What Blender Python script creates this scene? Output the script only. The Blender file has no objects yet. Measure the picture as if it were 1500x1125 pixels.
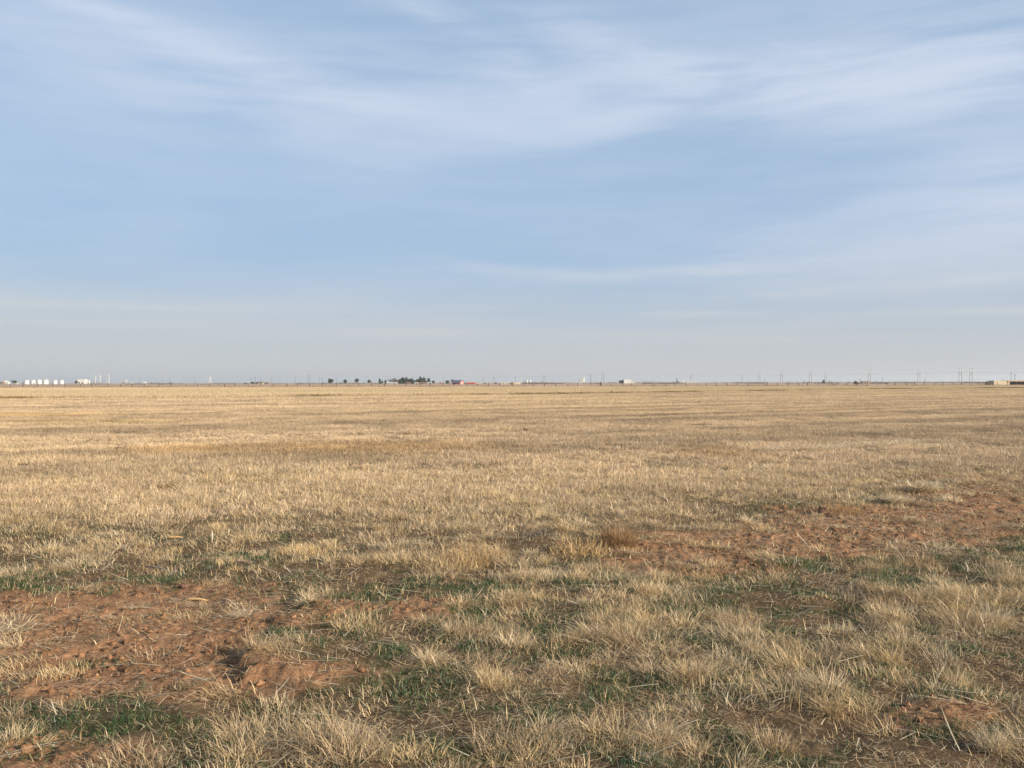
import bpy, math, random
import numpy as np
from mathutils import Vector, Matrix, noise as mnoise
R = math.radians
sc = bpy.context.scene
COL = sc.collection
rng = np.random.default_rng(11)
random.seed(5)

# ------------------------------------------------------------------ camera, sky, sun, exposure
EYE = 1.6; F = 1300.0                      # eye height (m), focal length in px of a 1500 px wide picture
cam_d = bpy.data.cameras.new("camera"); cam = bpy.data.objects.new("camera", cam_d); COL.objects.link(cam)
cam_d.sensor_width = 36.0; cam_d.lens = 36.0 * F / 1500.0
cam_d.clip_start = 0.05; cam_d.clip_end = 40000
cam.location = (0, 0, EYE)
cam.rotation_euler = (Matrix.Rotation(R(90) - 2.2 / F, 3, 'X') @ Matrix.Rotation(R(-0.08), 3, 'Z')).to_euler()
sc.camera = cam

SUN_AZ, SUN_EL = 121.0, 18.5               # clockwise from the view direction (+Y), above the horizon
sd = bpy.data.lights.new("sun", 'SUN'); sun = bpy.data.objects.new("sun", sd); COL.objects.link(sun)
sd.energy = 5.0; sd.angle = R(0.55); sd.color = (1.0, 0.875, 0.69)
sv = Vector((math.sin(R(SUN_AZ)) * math.cos(R(SUN_EL)), math.cos(R(SUN_AZ)) * math.cos(R(SUN_EL)), math.sin(R(SUN_EL))))
sun.rotation_euler = sv.to_track_quat('Z', 'Y').to_euler()
sun.location = (30, -10, 30)

world = bpy.data.worlds.new("World"); sc.world = world; world.use_nodes = True
wt = world.node_tree; wt.nodes.clear()
class G:                                   # tiny helper to write node maths
    def __init__(s, t): s.t = t
    def n(s, kind, **kw):
        x = s.t.nodes.new(kind)
        for k, v in kw.items(): setattr(x, k, v)
        return x
    def put(s, sock, v):
        if hasattr(v, 'is_output'): s.t.links.new(v, sock)
        else: sock.default_value = v
    def m(s, op, *a, clamp=False):
        x = s.n('ShaderNodeMath', operation=op, use_clamp=clamp)
        for i, v in enumerate(a): s.put(x.inputs[i], v)
        return x.outputs[0]
    def xyz(s, a, b, c):
        x = s.n('ShaderNodeCombineXYZ')
        for i, v in enumerate((a, b, c)): s.put(x.inputs[i], v)
        return x.outputs[0]
    def noise(s, vec, scale, detail=4, rough=0.55, dist=0.0):
        x = s.n('ShaderNodeTexNoise'); x.inputs['Scale'].default_value = scale
        x.inputs['Detail'].default_value = detail; x.inputs['Roughness'].default_value = rough
        x.inputs['Distortion'].default_value = dist
        s.put(x.inputs['Vector'], vec); return x.outputs['Fac']
    def ramp(s, v, a, b, lo=0.0, hi=1.0):
        x = s.n('ShaderNodeMapRange', interpolation_type='SMOOTHSTEP')
        s.put(x.inputs[0], v); 
        for i, q in enumerate((a, b, lo, hi)): x.inputs[i + 1].default_value = q
        return x.outputs[0]
    def mix(s, f, a, b, kind='MIX'):
        x = s.n('ShaderNodeMix', data_type='RGBA', blend_type=kind)
        s.put(x.inputs[0], f); s.put(x.inputs[6], a); s.put(x.inputs[7], b)
        return x.outputs[2]
g = G(wt)
SKY = 0.10
sky = g.n('ShaderNodeTexSky', sky_type='NISHITA', sun_disc=False)
sky.sun_elevation = R(SUN_EL); sky.sun_rotation = R(SUN_AZ); sky.altitude = 900
sky.air_density = 1.0; sky.dust_density = 1.2; sky.ozone_density = 1.6
tc = g.n('ShaderNodeTexCoord'); sep = g.n('ShaderNodeSeparateXYZ')
wt.links.new(tc.outputs['Generated'], sep.inputs[0]); dx, dy, dz = sep.outputs
az = g.m('ARCTAN2', dx, dy); el = g.m('ARCSINE', dz)
zz = g.m('ADD', g.m('MAXIMUM', dz, 0.0), 0.06)
px_, py_ = g.m('DIVIDE', dx, zz), g.m('DIVIDE', dy, zz)           # a high flat cloud layer
plane = g.xyz(px_, py_, 0.0)
w1 = g.noise(g.xyz(g.m('MULTIPLY', az, 1.0), g.m('MULTIPLY', el, 2.2), 0.0), 2.6, 3, 0.5)
w2 = g.noise(g.xyz(g.m('MULTIPLY', az, 1.0), g.m('MULTIPLY', el, 2.2), 7.3), 2.6, 3, 0.5)
azw = g.m('ADD', az, g.m('MULTIPLY', g.m('SUBTRACT', w1, 0.5), 0.12))
elw = g.m('ADD', el, g.m('MULTIPLY', g.m('SUBTRACT', w2, 0.5), g.ramp(el, R(1), R(14), 0.008, 0.045)))
def blob(cx, cy, rx, ry, amp, tilt=0.0):   # a soft cloud bank at a heading and height of the sky (given in degrees)
    a = g.m('SUBTRACT', azw, R(cx)); e = g.m('SUBTRACT', elw, R(cy))
    c, s = math.cos(R(tilt)), math.sin(R(tilt))
    u = g.m('DIVIDE', g.m('ADD', g.m('MULTIPLY', a, c), g.m('MULTIPLY', e, s)), R(rx))
    v = g.m('DIVIDE', g.m('SUBTRACT', g.m('MULTIPLY', e, c), g.m('MULTIPLY', a, s)), R(ry))
    r2 = g.m('ADD', g.m('MULTIPLY', u, u), g.m('MULTIPLY', v, v))
    return g.m('MULTIPLY', g.m('EXPONENT', g.m('MULTIPLY', r2, -1.0)), amp)
BANKS = [  # heading, height, half width, half height, strength, tilt
    (-18, 19.5, 9, .9, .50, -11), (-13, 17.9, 6, .7, .35, -5), (-30, 22.3, 9, 1.0, .42, -14), (-12, 17.6, 18, 3.2, .22, -3), (-26, 18.2, 12, 2.6, .22, -4),
    (14, 17.9, 12, 1.8, .55, -2), (26, 18.0, 15, 2.2, .85, 1), (24, 16.2, 16, 2.0, .35, 0), (5, 20.9, 7, 1.1, .45, -18), (10, 19.4, 9, 1.0, .32, -10),
    (-3, 21.2, 7, .9, .45, -24), (-1, 19.2, 6, 1.4, .18, -6), (-2, 15.8, 16, 2.6, .22, 0), (30, 11.6, 9, 2.4, .50, 8), (31, 8.6, 9, 2.6, .40, 4),
    (-2, 7.4, 7, .6, .28, -5), (3, 6.8, 6, .4, .26, -2), (11, 7.0, 6, .4, .40, 2), (22, 7.6, 14, 2.4, .38, 2), (-22, 4.8, 16, .7, .28, 0), (-8, 6.4, 12, 1.2, .16, 0),
    (11, 4.3, 3.4, .20, 1.1, 0), (16, 5.4, 9, .3, .35, 1), (26, 5.9, 7, .3, .4, 1), (18, 2.6, 8, .22, .5, 0), (-14, 3.7, 12, .25, .4, 1), (3, 4.8, 6, .22, .35, 0), (28, 4.0, 6, .26, .9, 0), (-24, 4.5, 12, .25, .5, 0), (1, 7.2, 5, .3, .25, -4), (10, 7.1, 5, .3, .4, 0), (-6, 3.2, 10, .25, .4, 0), (9, 2.9, 6, .3, .35, 0), (-8, 2.9, 14, .5, .32, 1), (20, 3.4, 9, .3, .2, 0), (-26, 3.4, 8, .25, .3, 0)]
mass = None
for b in BANKS:
    x = blob(*b); mass = x if mass is None else g.m('ADD', mass, x)
azel = g.xyz(g.m('ADD', az, 3.0), g.m('ADD', el, g.m('MULTIPLY', g.m('SUBTRACT', w1, .5), g.ramp(el, R(2), R(20), .008, .035))), 0.0)
def stretched(ang, sx, sy):
    mp = g.n('ShaderNodeMapping'); mp.inputs['Rotation'].default_value = (0, 0, R(ang)); mp.inputs['Scale'].default_value = (sx, sy, 1)
    wt.links.new(azel, mp.inputs['Vector']); return mp.outputs[0]
fib1 = g.noise(stretched(12, 2.6, 13), 1.0, 8, 0.56, 0.3)
fib2 = g.noise(stretched(-7, 2.2, 11), 1.0, 8, 0.56, 0.3)
fib3 = g.noise(stretched(17, 4, 44), 1.0, 9, 0.62, 0.35)
fib = g.m('ADD', g.m('MULTIPLY', fib1, 0.40), g.m('ADD', g.m('MULTIPLY', fib2, 0.32), g.m('MULTIPLY', fib3, 0.28)))
soft = g.noise(g.xyz(az, g.m('MULTIPLY', el, 4.0), 2.0), 3.0, 4, 0.5, 0.3)
wisp = g.m('MULTIPLY', mass, g.ramp(fib, 0.39, 0.61, 0.22, 1.65))
thin = g.m('MULTIPLY', g.ramp(g.m('ADD', g.m('MULTIPLY', fib, .6), g.m('MULTIPLY', soft, .4)), 0.40, 0.66), g.ramp(el, R(1), R(20), .22, .42))
cover = g.m('SUBTRACT', 1.0, g.m('EXPONENT', g.m('MULTIPLY', g.m('ADD', wisp, thin), -0.98)))
# high thin veil over the blue: colour of lit ice cloud, greyer towards the horizon
base = g.mix(1.0, sky.outputs[0], (SKY, SKY, SKY, 1), 'MULTIPLY')
veil_c = g.mix(g.ramp(el, 0.0, R(8.5)), (0.280, 0.290, 0.302, 1), (0.187, 0.260, 0.358, 1))
veil_f = g.ramp(el, 0.0, R(25), 0.94, 0.78)
skyc = g.mix(veil_f, base, veil_c)
cloud_c = g.mix(g.ramp(el, 0.0, R(12)), (0.322, 0.322, 0.312, 1), (0.345, 0.382, 0.450, 1))
skyc = g.mix(cover, skyc, cloud_c)
bg = g.n('ShaderNodeBackground'); bg.inputs['Strength'].default_value = 1.0
wo = g.n('ShaderNodeOutputWorld')
wt.links.new(skyc, bg.inputs['Color']); wt.links.new(bg.outputs[0], wo.inputs['Surface'])

sc.view_settings.view_transform = 'Standard'; sc.view_settings.look = 'None'
sc.view_settings.gamma = 1.0; sc.view_settings.exposure = 0.95
sc.render.engine = 'CYCLES'
cy = sc.cycles
cy.max_bounces = 5; cy.diffuse_bounces = 2; cy.glossy_bounces = 1; cy.transmission_bounces = 3; cy.volume_bounces = 0
cy.use_denoising = True; cy.use_adaptive_sampling = True; cy.adaptive_threshold = 0.015
try: cy.denoising_prefilter = 'ACCURATE'
except Exception: pass

# ------------------------------------------------------------------ helpers
def yh(px): return 561.3 - 0.0014 * px                       # horizon line of the photograph
def at(px, d): return (px - 750.0) / F * d
def zat(px, py, d): return EYE + (yh(px) - py) / F * d
def hash2(ix, iy, s):
    n = (ix.astype(np.int64) * 374761393 + iy.astype(np.int64) * 668265263 + s * 974634777) & 0x7fffffff
    n = ((n ^ (n >> 13)) * 1274126177) & 0x7fffffff
    n = ((n ^ (n >> 16)) * 60493) & 0x7fffffff
    return (n & 0xffff) / 65535.0
def vnoise(x, y, s=0):
    ix, iy = np.floor(x), np.floor(y); fx, fy = x - ix, y - iy
    fx = fx * fx * (3 - 2 * fx); fy = fy * fy * (3 - 2 * fy)
    a, b = hash2(ix, iy, s), hash2(ix + 1, iy, s); c, d = hash2(ix, iy + 1, s), hash2(ix + 1, iy + 1, s)
    return (a * (1 - fx) + b * fx) * (1 - fy) + (c * (1 - fx) + d * fx) * fy
def fbm(x, y, wl, s=0, oct=4, gain=0.5):
    f, amp, tot = 0, 1.0, 0.0
    for o in range(oct):
        k = 2.03 ** o / wl
        f = f + amp * vnoise(x * k + 17.3 * o, y * k - 9.1 * o, s + o * 13); tot += amp; amp *= gain
    return f / tot
def sstep(a, b, x):
    t = np.clip((x - a) / (b - a), 0, 1); return t * t * (3 - 2 * t)

# ground cover plan: soft patches given by where they lie on the ground (heading and distance)
SOIL = [(140,930,240,62,1.08),(310,965,120,50,1.15),(40,900,130,45,.9),(170,985,200,30,.8),(1180,800,210,24,.8),(1340,760,180,24,.8),(330,862,100,16,.7),(480,885,100,22,.7),(640,885,110,22,.7),
        (960,812,115,20,1.1),(1150,800,170,20,1.1),(1300,768,160,24,1.2),(1450,732,120,20,1.1),(1190,760,120,12,.7),(110,1112,80,25,1.1),
        (250,1000,130,22,.7),(960,1078,60,14,.6),(1380,1040,90,24,.8),(1440,1090,80,20,.7),(560,1000,50,14,.7),(1400,700,120,8,.6),
        (640,840,120,12,.5),(880,855,80,12,.4),(120,1000,180,26,.9),(200,900,200,30,.7),(450,1000,90,16,.35),(1060,830,140,14,.8),(1240,790,200,14,.7),(520,900,140,18,.6),(60,1090,80,14,.6)]
GREEN = [(55,850,60,14,.9),(150,868,40,8,.5),(330,812,70,9,.8),(80,782,110,9,.7),(255,850,40,8,.6),(430,935,45,12,1),
         (120,965,80,10,.7),(200,1035,170,26,.55),(60,1065,90,22,.5),(240,1075,90,22,.6),(300,785,120,9,.6),(640,975,80,35,.9),
         (600,1005,60,22,.8),(900,1010,110,28,.9),(760,955,110,18,.7),(960,878,80,14,1),(1270,842,60,13,1.2),(1190,832,40,8,1),
         (1440,805,90,20,1.4),(1330,995,110,30,.9),(1130,1020,90,22,.7),(1420,930,60,40,.5),(880,1110,120,22,.9),(720,858,50,8,.8),
         (700,900,90,12,.8),(540,850,60,10,.6),(1320,710,60,5,1),(1240,735,80,8,.9),(1150,745,70,8,.7),(900,790,60,8,.5),
         (1450,690,70,6,.8),(1000,715,150,12,.5),(700,745,200,12,.4),(450,780,120,12,.4),(1400,1075,80,20,.6),(700,1100,100,20,.5),
         (130,700,90,10,.25),(1000,900,500,60,.15)]
TUFT = [(1130,900,260,70,.9),(760,935,120,35,.9),(590,970,50,25,1.1),(240,1060,100,26,1.1),(400,1050,70,35,.9),(430,975,50,25,.7),
        (1010,945,170,40,.9),(840,1000,60,22,.8),(1180,985,170,35,.8),(700,1010,90,40,.9),(640,1050,60,30,1),(1040,1095,120,30,.9),
        (780,1085,110,35,.8),(560,1100,120,30,.9),(1230,1040,90,30,.6),(1300,980,60,16,.7),(1480,1070,40,40,.9),(1350,870,150,35,.8),
        (1100,850,90,25,.8),(1000,800,60,22,.6),(1175,790,60,12,.5),(1330,770,90,20,.6),(320,905,90,14,.5),(100,800,140,18,.5),
        (250,805,100,15,.3),(480,810,120,25,.7),(690,810,90,30,.9),(820,830,120,25,.7),(300,1110,120,20,.8),(40,1110,40,20,.3),
        (1420,1000,70,20,.4),(1450,870,70,30,.7),(850,920,60,20,.4)]
def patches(L, px, py):
    v = np.zeros_like(px)
    for cx, cy_, rx, ry, a in L: v += a * np.exp(-((px - cx) / rx) ** 2 - ((py - cy_) / ry) ** 2)
    return v
def plan(x, y):
    """soil, green, tuft densities (0..1) on the ground at x, y"""
    yy = np.maximum(y, 0.8)
    wx = x + (fbm(x, y, 0.8, 3) - .5) * .5; wy = yy + (fbm(x, y, 0.8, 4) - .5) * .45
    wy = np.maximum(wy, .8)
    px, py = 750 + F * wx / wy, 560.3 + EYE * F / wy
    nc = 10.0 + .5 * np.clip(x, -1, 9) + (fbm(x, y, 2.5, 8) - .5) * 3.2; near = sstep(3.4, -1.6, y - nc)      # 1 = weedy margin, 0 = stubble field
    n1, n2, n3 = fbm(x, y, 0.55, 21), fbm(x, y, 0.24, 22), fbm(x, y, .7, 23)
    n4 = fbm(x, y, .17, 24, 3)
    soil = np.clip(patches(SOIL, px, py) * (-.12 + 1.15 * n1 + 1.1 * n4) + (n3 - .70) * 1.6 * near, 0, 1)
    green = np.clip((patches(GREEN, px, py) * (.35 + .65 * near) + (.07 + .36 * sstep(9.0, 6.3, y) * (.6 + .4 * (x > -.5))) * near - .35 * np.clip(patches(SOIL[:4], px, py), 0, 1)) * sstep(.38, .66, n2) * 1.45, 0, 1)
    green = np.clip(green - .35 * np.clip(soil - .5, 0, 1), 0, 1)
    tuft = np.clip(patches(TUFT, px, py) + .34 * near, 0, 1.2) * sstep(.455, .555, fbm(x, y, .38, 31)) * (1 - .62 * np.clip(soil * .9, 0, 1))
    tuft = np.clip(tuft + (1 - near) * 1.0, 0, 1.2)
    return soil, green, tuft, near
EDGE = ((-400, 70), (-120, 84), (-52.8, 91.6), (-33, 96), (-16.4, 112), (7.6, 123), (27.3, 142), (83.8, 198), (136, 232), (300, 366), (1000, 900))
def edge_y(x): return np.interp(x, [e[0] for e in EDGE], [e[1] for e in EDGE])
def fence_y(x): return 286.0 + (x + 165.0) * 70.0 / 370.0
RD = (math.sin(R(58)), math.cos(R(58)))                        # drill-row direction of the stubble
def rowc(x, y): return -x * RD[1] + y * RD[0]
def alongc(x, y): return x * RD[0] + y * RD[1]
def ground_h(x, y):
    h = (fbm(x, y, 2.6, 51, 2) - .5) * .09 * sstep(60, 20, y)
    soil, gr, tf, near = plan(x, y)
    fine = sstep(26, 14, y)
    h = h + fine * ((fbm(x, y, .16, 61, 4, .6) - .5) * (.034 + .022 * soil) + (.5 - np.abs(fbm(x, y, .10, 66, 2) - .5)) * .036 * soil + (vnoise(x / .035, y / .035, 67) - .5) * .016 * soil)
    h = h + (fbm(x, y, .6, 71, 2) - .5) * .08 * near * sstep(24, 12, y) * (1 - .75 * np.clip(soil, 0, 1))
    lx = x + 1.47 + (y - 5.4) * .14 + (fbm(x, y, .35, 72, 4, .6) - .5) * .50           # a low broken bank along the right side of the bare ground
    h = h + .055 * (.45 + .9 * fbm(x, y, .5, 73)) * sstep(-.06, .06, lx) * np.exp(-(np.maximum(lx, 0) / .55) ** 2) * sstep(4.3, 4.7, y) * sstep(7.6, 6.6, y)
    return h, soil, gr, tf, near

def new_mesh(name, V, T, colr=None, mat=None, smooth=False, extra=None):
    me = bpy.data.meshes.new(name)
    V = np.ascontiguousarray(V, dtype=np.float32); T = np.ascontiguousarray(T, dtype=np.int32)
    k = T.shape[1]
    me.vertices.add(len(V)); me.vertices.foreach_set('co', V.ravel())
    me.loops.add(T.size); me.loops.foreach_set('vertex_index', T.ravel())
    me.polygons.add(len(T)); me.polygons.foreach_set('loop_start', np.arange(0, T.size, k, dtype=np.int32))
    if colr is not None:
        c = np.ones((len(V), 4), np.float32); c[:, :3] = colr
        a = me.attributes.new('col', 'FLOAT_COLOR', 'POINT'); a.data.foreach_set('color', c.ravel())
    for nm, arr in (extra or {}).items():
        a = me.attributes.new(nm, 'FLOAT', 'POINT'); a.data.foreach_set('value', arr.astype(np.float32))
    if mat: me.materials.append(mat)
    me.update(calc_edges=True)
    me.polygons.foreach_set('use_smooth', np.full(len(T), smooth, dtype=bool))
    return me
def link(name, me, parent=None):
    o = bpy.data.objects.new(name, me); COL.objects.link(o)
    if parent: o.parent = parent
    return o
def tag(o, label=None, cat=None, group=None, kind=None):
    if label: o['label'] = label
    if cat: o['category'] = cat
    if group: o['group'] = group
    if kind: o['kind'] = kind
    return o

# ------------------------------------------------------------------ materials
def mat_new(name):
    m = bpy.data.materials.new(name); m.use_nodes = True; m.node_tree.nodes.clear(); return m, G(m.node_tree)
def plain(name, c, rough=.7, var=.12, scale=1.5, metal=0.0):
    m, q = mat_new(name)
    b = q.n('ShaderNodeBsdfPrincipled'); o = q.n('ShaderNodeOutputMaterial')
    t = q.n('ShaderNodeTexCoord')
    f = q.noise(t.outputs['Object'], scale, 5, .6)
    col = q.mix(q.ramp(f, .3, .7), tuple(v * (1 - var) for v in c) + (1,), tuple(min(v * (1 + var), .95) for v in c) + (1,))
    q.put(b.inputs['Base Color'], col); b.inputs['Roughness'].default_value = rough; b.inputs['Metallic'].default_value = metal
    q.t.links.new(b.outputs[0], o.inputs['Surface']); return m
def leafy(name, trans=.27, inst=False):
    m, q = mat_new(name)
    a = q.n('ShaderNodeAttribute', attribute_name='col'); col = a.outputs['Color']
    if inst:
        i = q.n('ShaderNodeAttribute', attribute_name='itint', attribute_type='INSTANCER')
        col = q.mix(1.0, col, i.outputs['Color'], 'MULTIPLY')
    d = q.n('ShaderNodeBsdfDiffuse'); t = q.n('ShaderNodeBsdfTranslucent'); gl = q.n('ShaderNodeBsdfGlossy'); gl.inputs['Roughness'].default_value = .45
    x = q.n('ShaderNodeMixShader'); x.inputs[0].default_value = trans
    y = q.n('ShaderNodeMixShader'); y.inputs[0].default_value = .035
    o = q.n('ShaderNodeOutputMaterial')
    q.put(d.inputs[0], col); q.put(t.inputs[0], col)
    q.t.links.new(d.outputs[0], x.inputs[1]); q.t.links.new(t.outputs[0], x.inputs[2])
    q.t.links.new(x.outputs[0], y.inputs[1]); q.t.links.new(gl.outputs[0], y.inputs[2]); q.t.links.new(y.outputs[0], o.inputs['Surface'])
    return m
M_blade, M_blade_i, M_green = leafy('dry_grass'), leafy('dry_grass_field', inst=True), leafy('green_grass', .35)
M_leaf = leafy('tree_leaves', .2)
def ground_mat():
    m, q = mat_new('soil_ground')
    a = q.n('ShaderNodeAttribute', attribute_name='col'); s = q.n('ShaderNodeAttribute', attribute_name='soil')
    geo = q.n('ShaderNodeNewGeometry'); P = geo.outputs['Position']
    f1 = q.noise(P, 55, 6, .65); f2 = q.noise(P, 7, 5, .6); f3 = q.noise(P, .35, 4, .55)
    k = q.m('ADD', q.m('MULTIPLY', q.ramp(f1, .3, .7), .55), q.m('MULTIPLY', q.ramp(f2, .3, .7), .45))
    k = q.m('ADD', .48, q.m('MULTIPLY', k, .92))
    k = q.m('MULTIPLY', k, q.m('ADD', .86, q.m('MULTIPLY', f3, .28)))
    kk = q.n('ShaderNodeCombineColor'); [q.put(kk.inputs[i], k) for i in range(3)]
    col = q.mix(1.0, a.outputs['Color'], kk.outputs[0], 'MULTIPLY')
    b = q.n('ShaderNodeBsdfDiffuse'); o = q.n('ShaderNodeOutputMaterial'); q.put(b.inputs[0], col)
    bp = q.n('ShaderNodeBump'); bp.inputs['Distance'].default_value = .012; bp.inputs['Strength'].default_value = .8
    q.put(bp.inputs['Height'], q.m('ADD', f1, q.m('MULTIPLY', f2, 1.5))); q.t.links.new(bp.outputs[0], b.inputs['Normal'])
    q.t.links.new(b.outputs[0], o.inputs['Surface']); return m

# ------------------------------------------------------------------ the ground, one sheet to the horizon
C_soil = np.array((.245, .135, .075)); C_litter = np.array((.115, .078, .047)); C_thatch = np.array((.24, .175, .105))
def build_ground():
    rows = [-60, -30, -15, -8, -4, -1, .6, 1.4, 2.0, 2.5]
    y = 2.5
    while y < 24: y += max(.016, y * .0042); rows.append(y)
    while y < 700: y += y * .011; rows.append(y)
    while y < 11500: y += y * .05; rows.append(y)
    rows = np.array(rows); nt = 1050
    t = np.linspace(-1, 1, nt); t = np.sign(t) * (np.abs(t) * .62 + .78 * np.abs(t) ** 6)
    Y = np.repeat(rows[:, None], nt, 1); X = (np.maximum(Y, 0) + 3.0) * t[None, :]
    X = np.where(Y < 0, (3.0 + np.abs(Y)) * t[None, :], X)
    x, y = X.ravel(), Y.ravel()
    h, soil, gr, tf, near = ground_h(x, y)
    c = C_litter[None, :] * np.ones((len(x), 1))
    field = (1 - near)[:, None]
    c = c * (1 - field) + C_thatch * field
    sm = sstep(.05, .62, soil + (fbm(x, y, .09, 68, 2) - .5) * .35)[:, None]; c = c * (1 - sm) + C_soil * (.62 + .76 * fbm(x, y, .33, 69, 4, .6))[:, None] * sm
    gm = (sstep(.1, .6, gr) * .5)[:, None]; c = c * (1 - gm) + np.array((.055, .060, .030)) * gm
    ey, fy = edge_y(x), fence_y(x)
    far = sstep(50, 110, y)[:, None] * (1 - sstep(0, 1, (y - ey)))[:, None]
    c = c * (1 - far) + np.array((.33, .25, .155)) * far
    rr = fbm(alongc(x, y) / 9, rowc(x, y), 2.6, 90, 3)
    c = c * (1 + (rr - .5)[:, None] * .55 * sstep(12, 40, y)[:, None])
    band = ((y > ey) & (y < fy))[:, None]; c = np.where(band, np.array((.34, .265, .17)), c)
    out = (y >= fy)
    n = fbm(x / 5, y, 60, 95, 4)[:, None]
    c = np.where(out[:, None], np.array((.40, .29, .215)) * (.75 + .5 * n), c)
    nr = len(rows)
    i = np.arange(nr - 1)[:, None] * nt + np.arange(nt - 1)[None, :]
    Q = np.stack([i, i + 1, i + nt + 1, i + nt], -1).reshape(-1, 4)
    me = new_mesh('ground', np.stack([x, y, h], 1), Q, c, ground_mat(), True, {'soil': soil})
    tag(link('ground', me), kind='structure')
build_ground()

# ------------------------------------------------------------------ blades
def blades(x, y, z, L, az, l0, l1, w, col, seg=3, twist=.5, thick=1.0, wig=0.0):
    n = len(x); cx, cy_, cz = x.copy(), y.copy(), z.copy()
    wa = az + math.pi / 2 + rng.normal(0, twist, n); wx, wy = np.cos(wa), np.sin(wa)
    V = np.empty((n, 2 * seg + 1, 3), np.float32); ca, sa = np.cos(az), np.sin(az)
    for s in range(seg + 1):
        f = s / seg
        if s < seg:
            ww = w * .5 * (1 - f ** 1.6 * thick)
            V[:, 2 * s, 0] = cx - wx * ww; V[:, 2 * s, 1] = cy_ - wy * ww; V[:, 2 * s, 2] = cz
            V[:, 2 * s + 1, 0] = cx + wx * ww; V[:, 2 * s + 1, 1] = cy_ + wy * ww; V[:, 2 * s + 1, 2] = cz
            a = l0 + (l1 - l0) * (f + .5 / seg); st = L / seg
            if wig and s: a = a + rng.normal(0, wig, n); az = az + rng.normal(0, wig * 1.6, n); ca, sa = np.cos(az), np.sin(az)
            cx = cx + np.sin(a) * ca * st; cy_ = cy_ + np.sin(a) * sa * st; cz = cz + np.cos(a) * st
        else:
            V[:, 2 * s, 0] = cx; V[:, 2 * s, 1] = cy_; V[:, 2 * s, 2] = cz
    tr = []
    for s in range(seg - 1): tr += [(2 * s, 2 * s + 1, 2 * s + 3), (2 * s, 2 * s + 3, 2 * s + 2)]
    tr.append((2 * seg - 2, 2 * seg - 1, 2 * seg)); tr = np.array(tr)
    m = 2 * seg + 1
    T = (np.arange(n)[:, None, None] * m + tr[None]).reshape(-1, 3)
    return V.reshape(-1, 3), T, np.repeat(col, m, 0)
def join(parts):
    Vs, Ts, Cs, o = [], [], [], 0
    for V, T, C in parts: Vs.append(V); Ts.append(T + o); Cs.append(C); o += len(V)
    return np.concatenate(Vs), np.concatenate(Ts), np.concatenate(Cs)
STRAW = np.array([(.60, .455, .255), (.50, .37, .208), (.43, .315, .190), (.67, .535, .34), (.55, .392, .195), (.35, .26, .168), (.27, .188, .106), (.47, .388, .275)])
def straw_col(n, w=(.20, .2, .15, .10, .12, .1, .06, .07), var=.14):
    p = np.array(w); c = STRAW[rng.choice(len(STRAW), n, p=p / p.sum())]
    return np.clip(c * rng.normal(1, var, (n, 1)), .03, .85)
GREENS = np.array([(.030, .062, .022), (.045, .085, .027), (.062, .105, .038), (.095, .105, .045)])
def green_col(n): return 1.2 * GREENS[rng.choice(4, n, p=(.35, .35, .2, .1))] * rng.normal(1, .15, (n, 1)).clip(.5, 1.5)

def wedge(n, y0, y1, k=.62, pad=.6):
    """n points spread evenly over the part of the field in front of the camera between y0 and y1"""
    y = np.sqrt(rng.uniform(y0 ** 2, y1 ** 2, int(n * 1.0)))
    x = rng.uniform(-1, 1, len(y)) * (k * y + pad); return x, y
def keep(p, *arrs):
    k = rng.random(len(p)) < p; return [a[k] for a in arrs]

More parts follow.
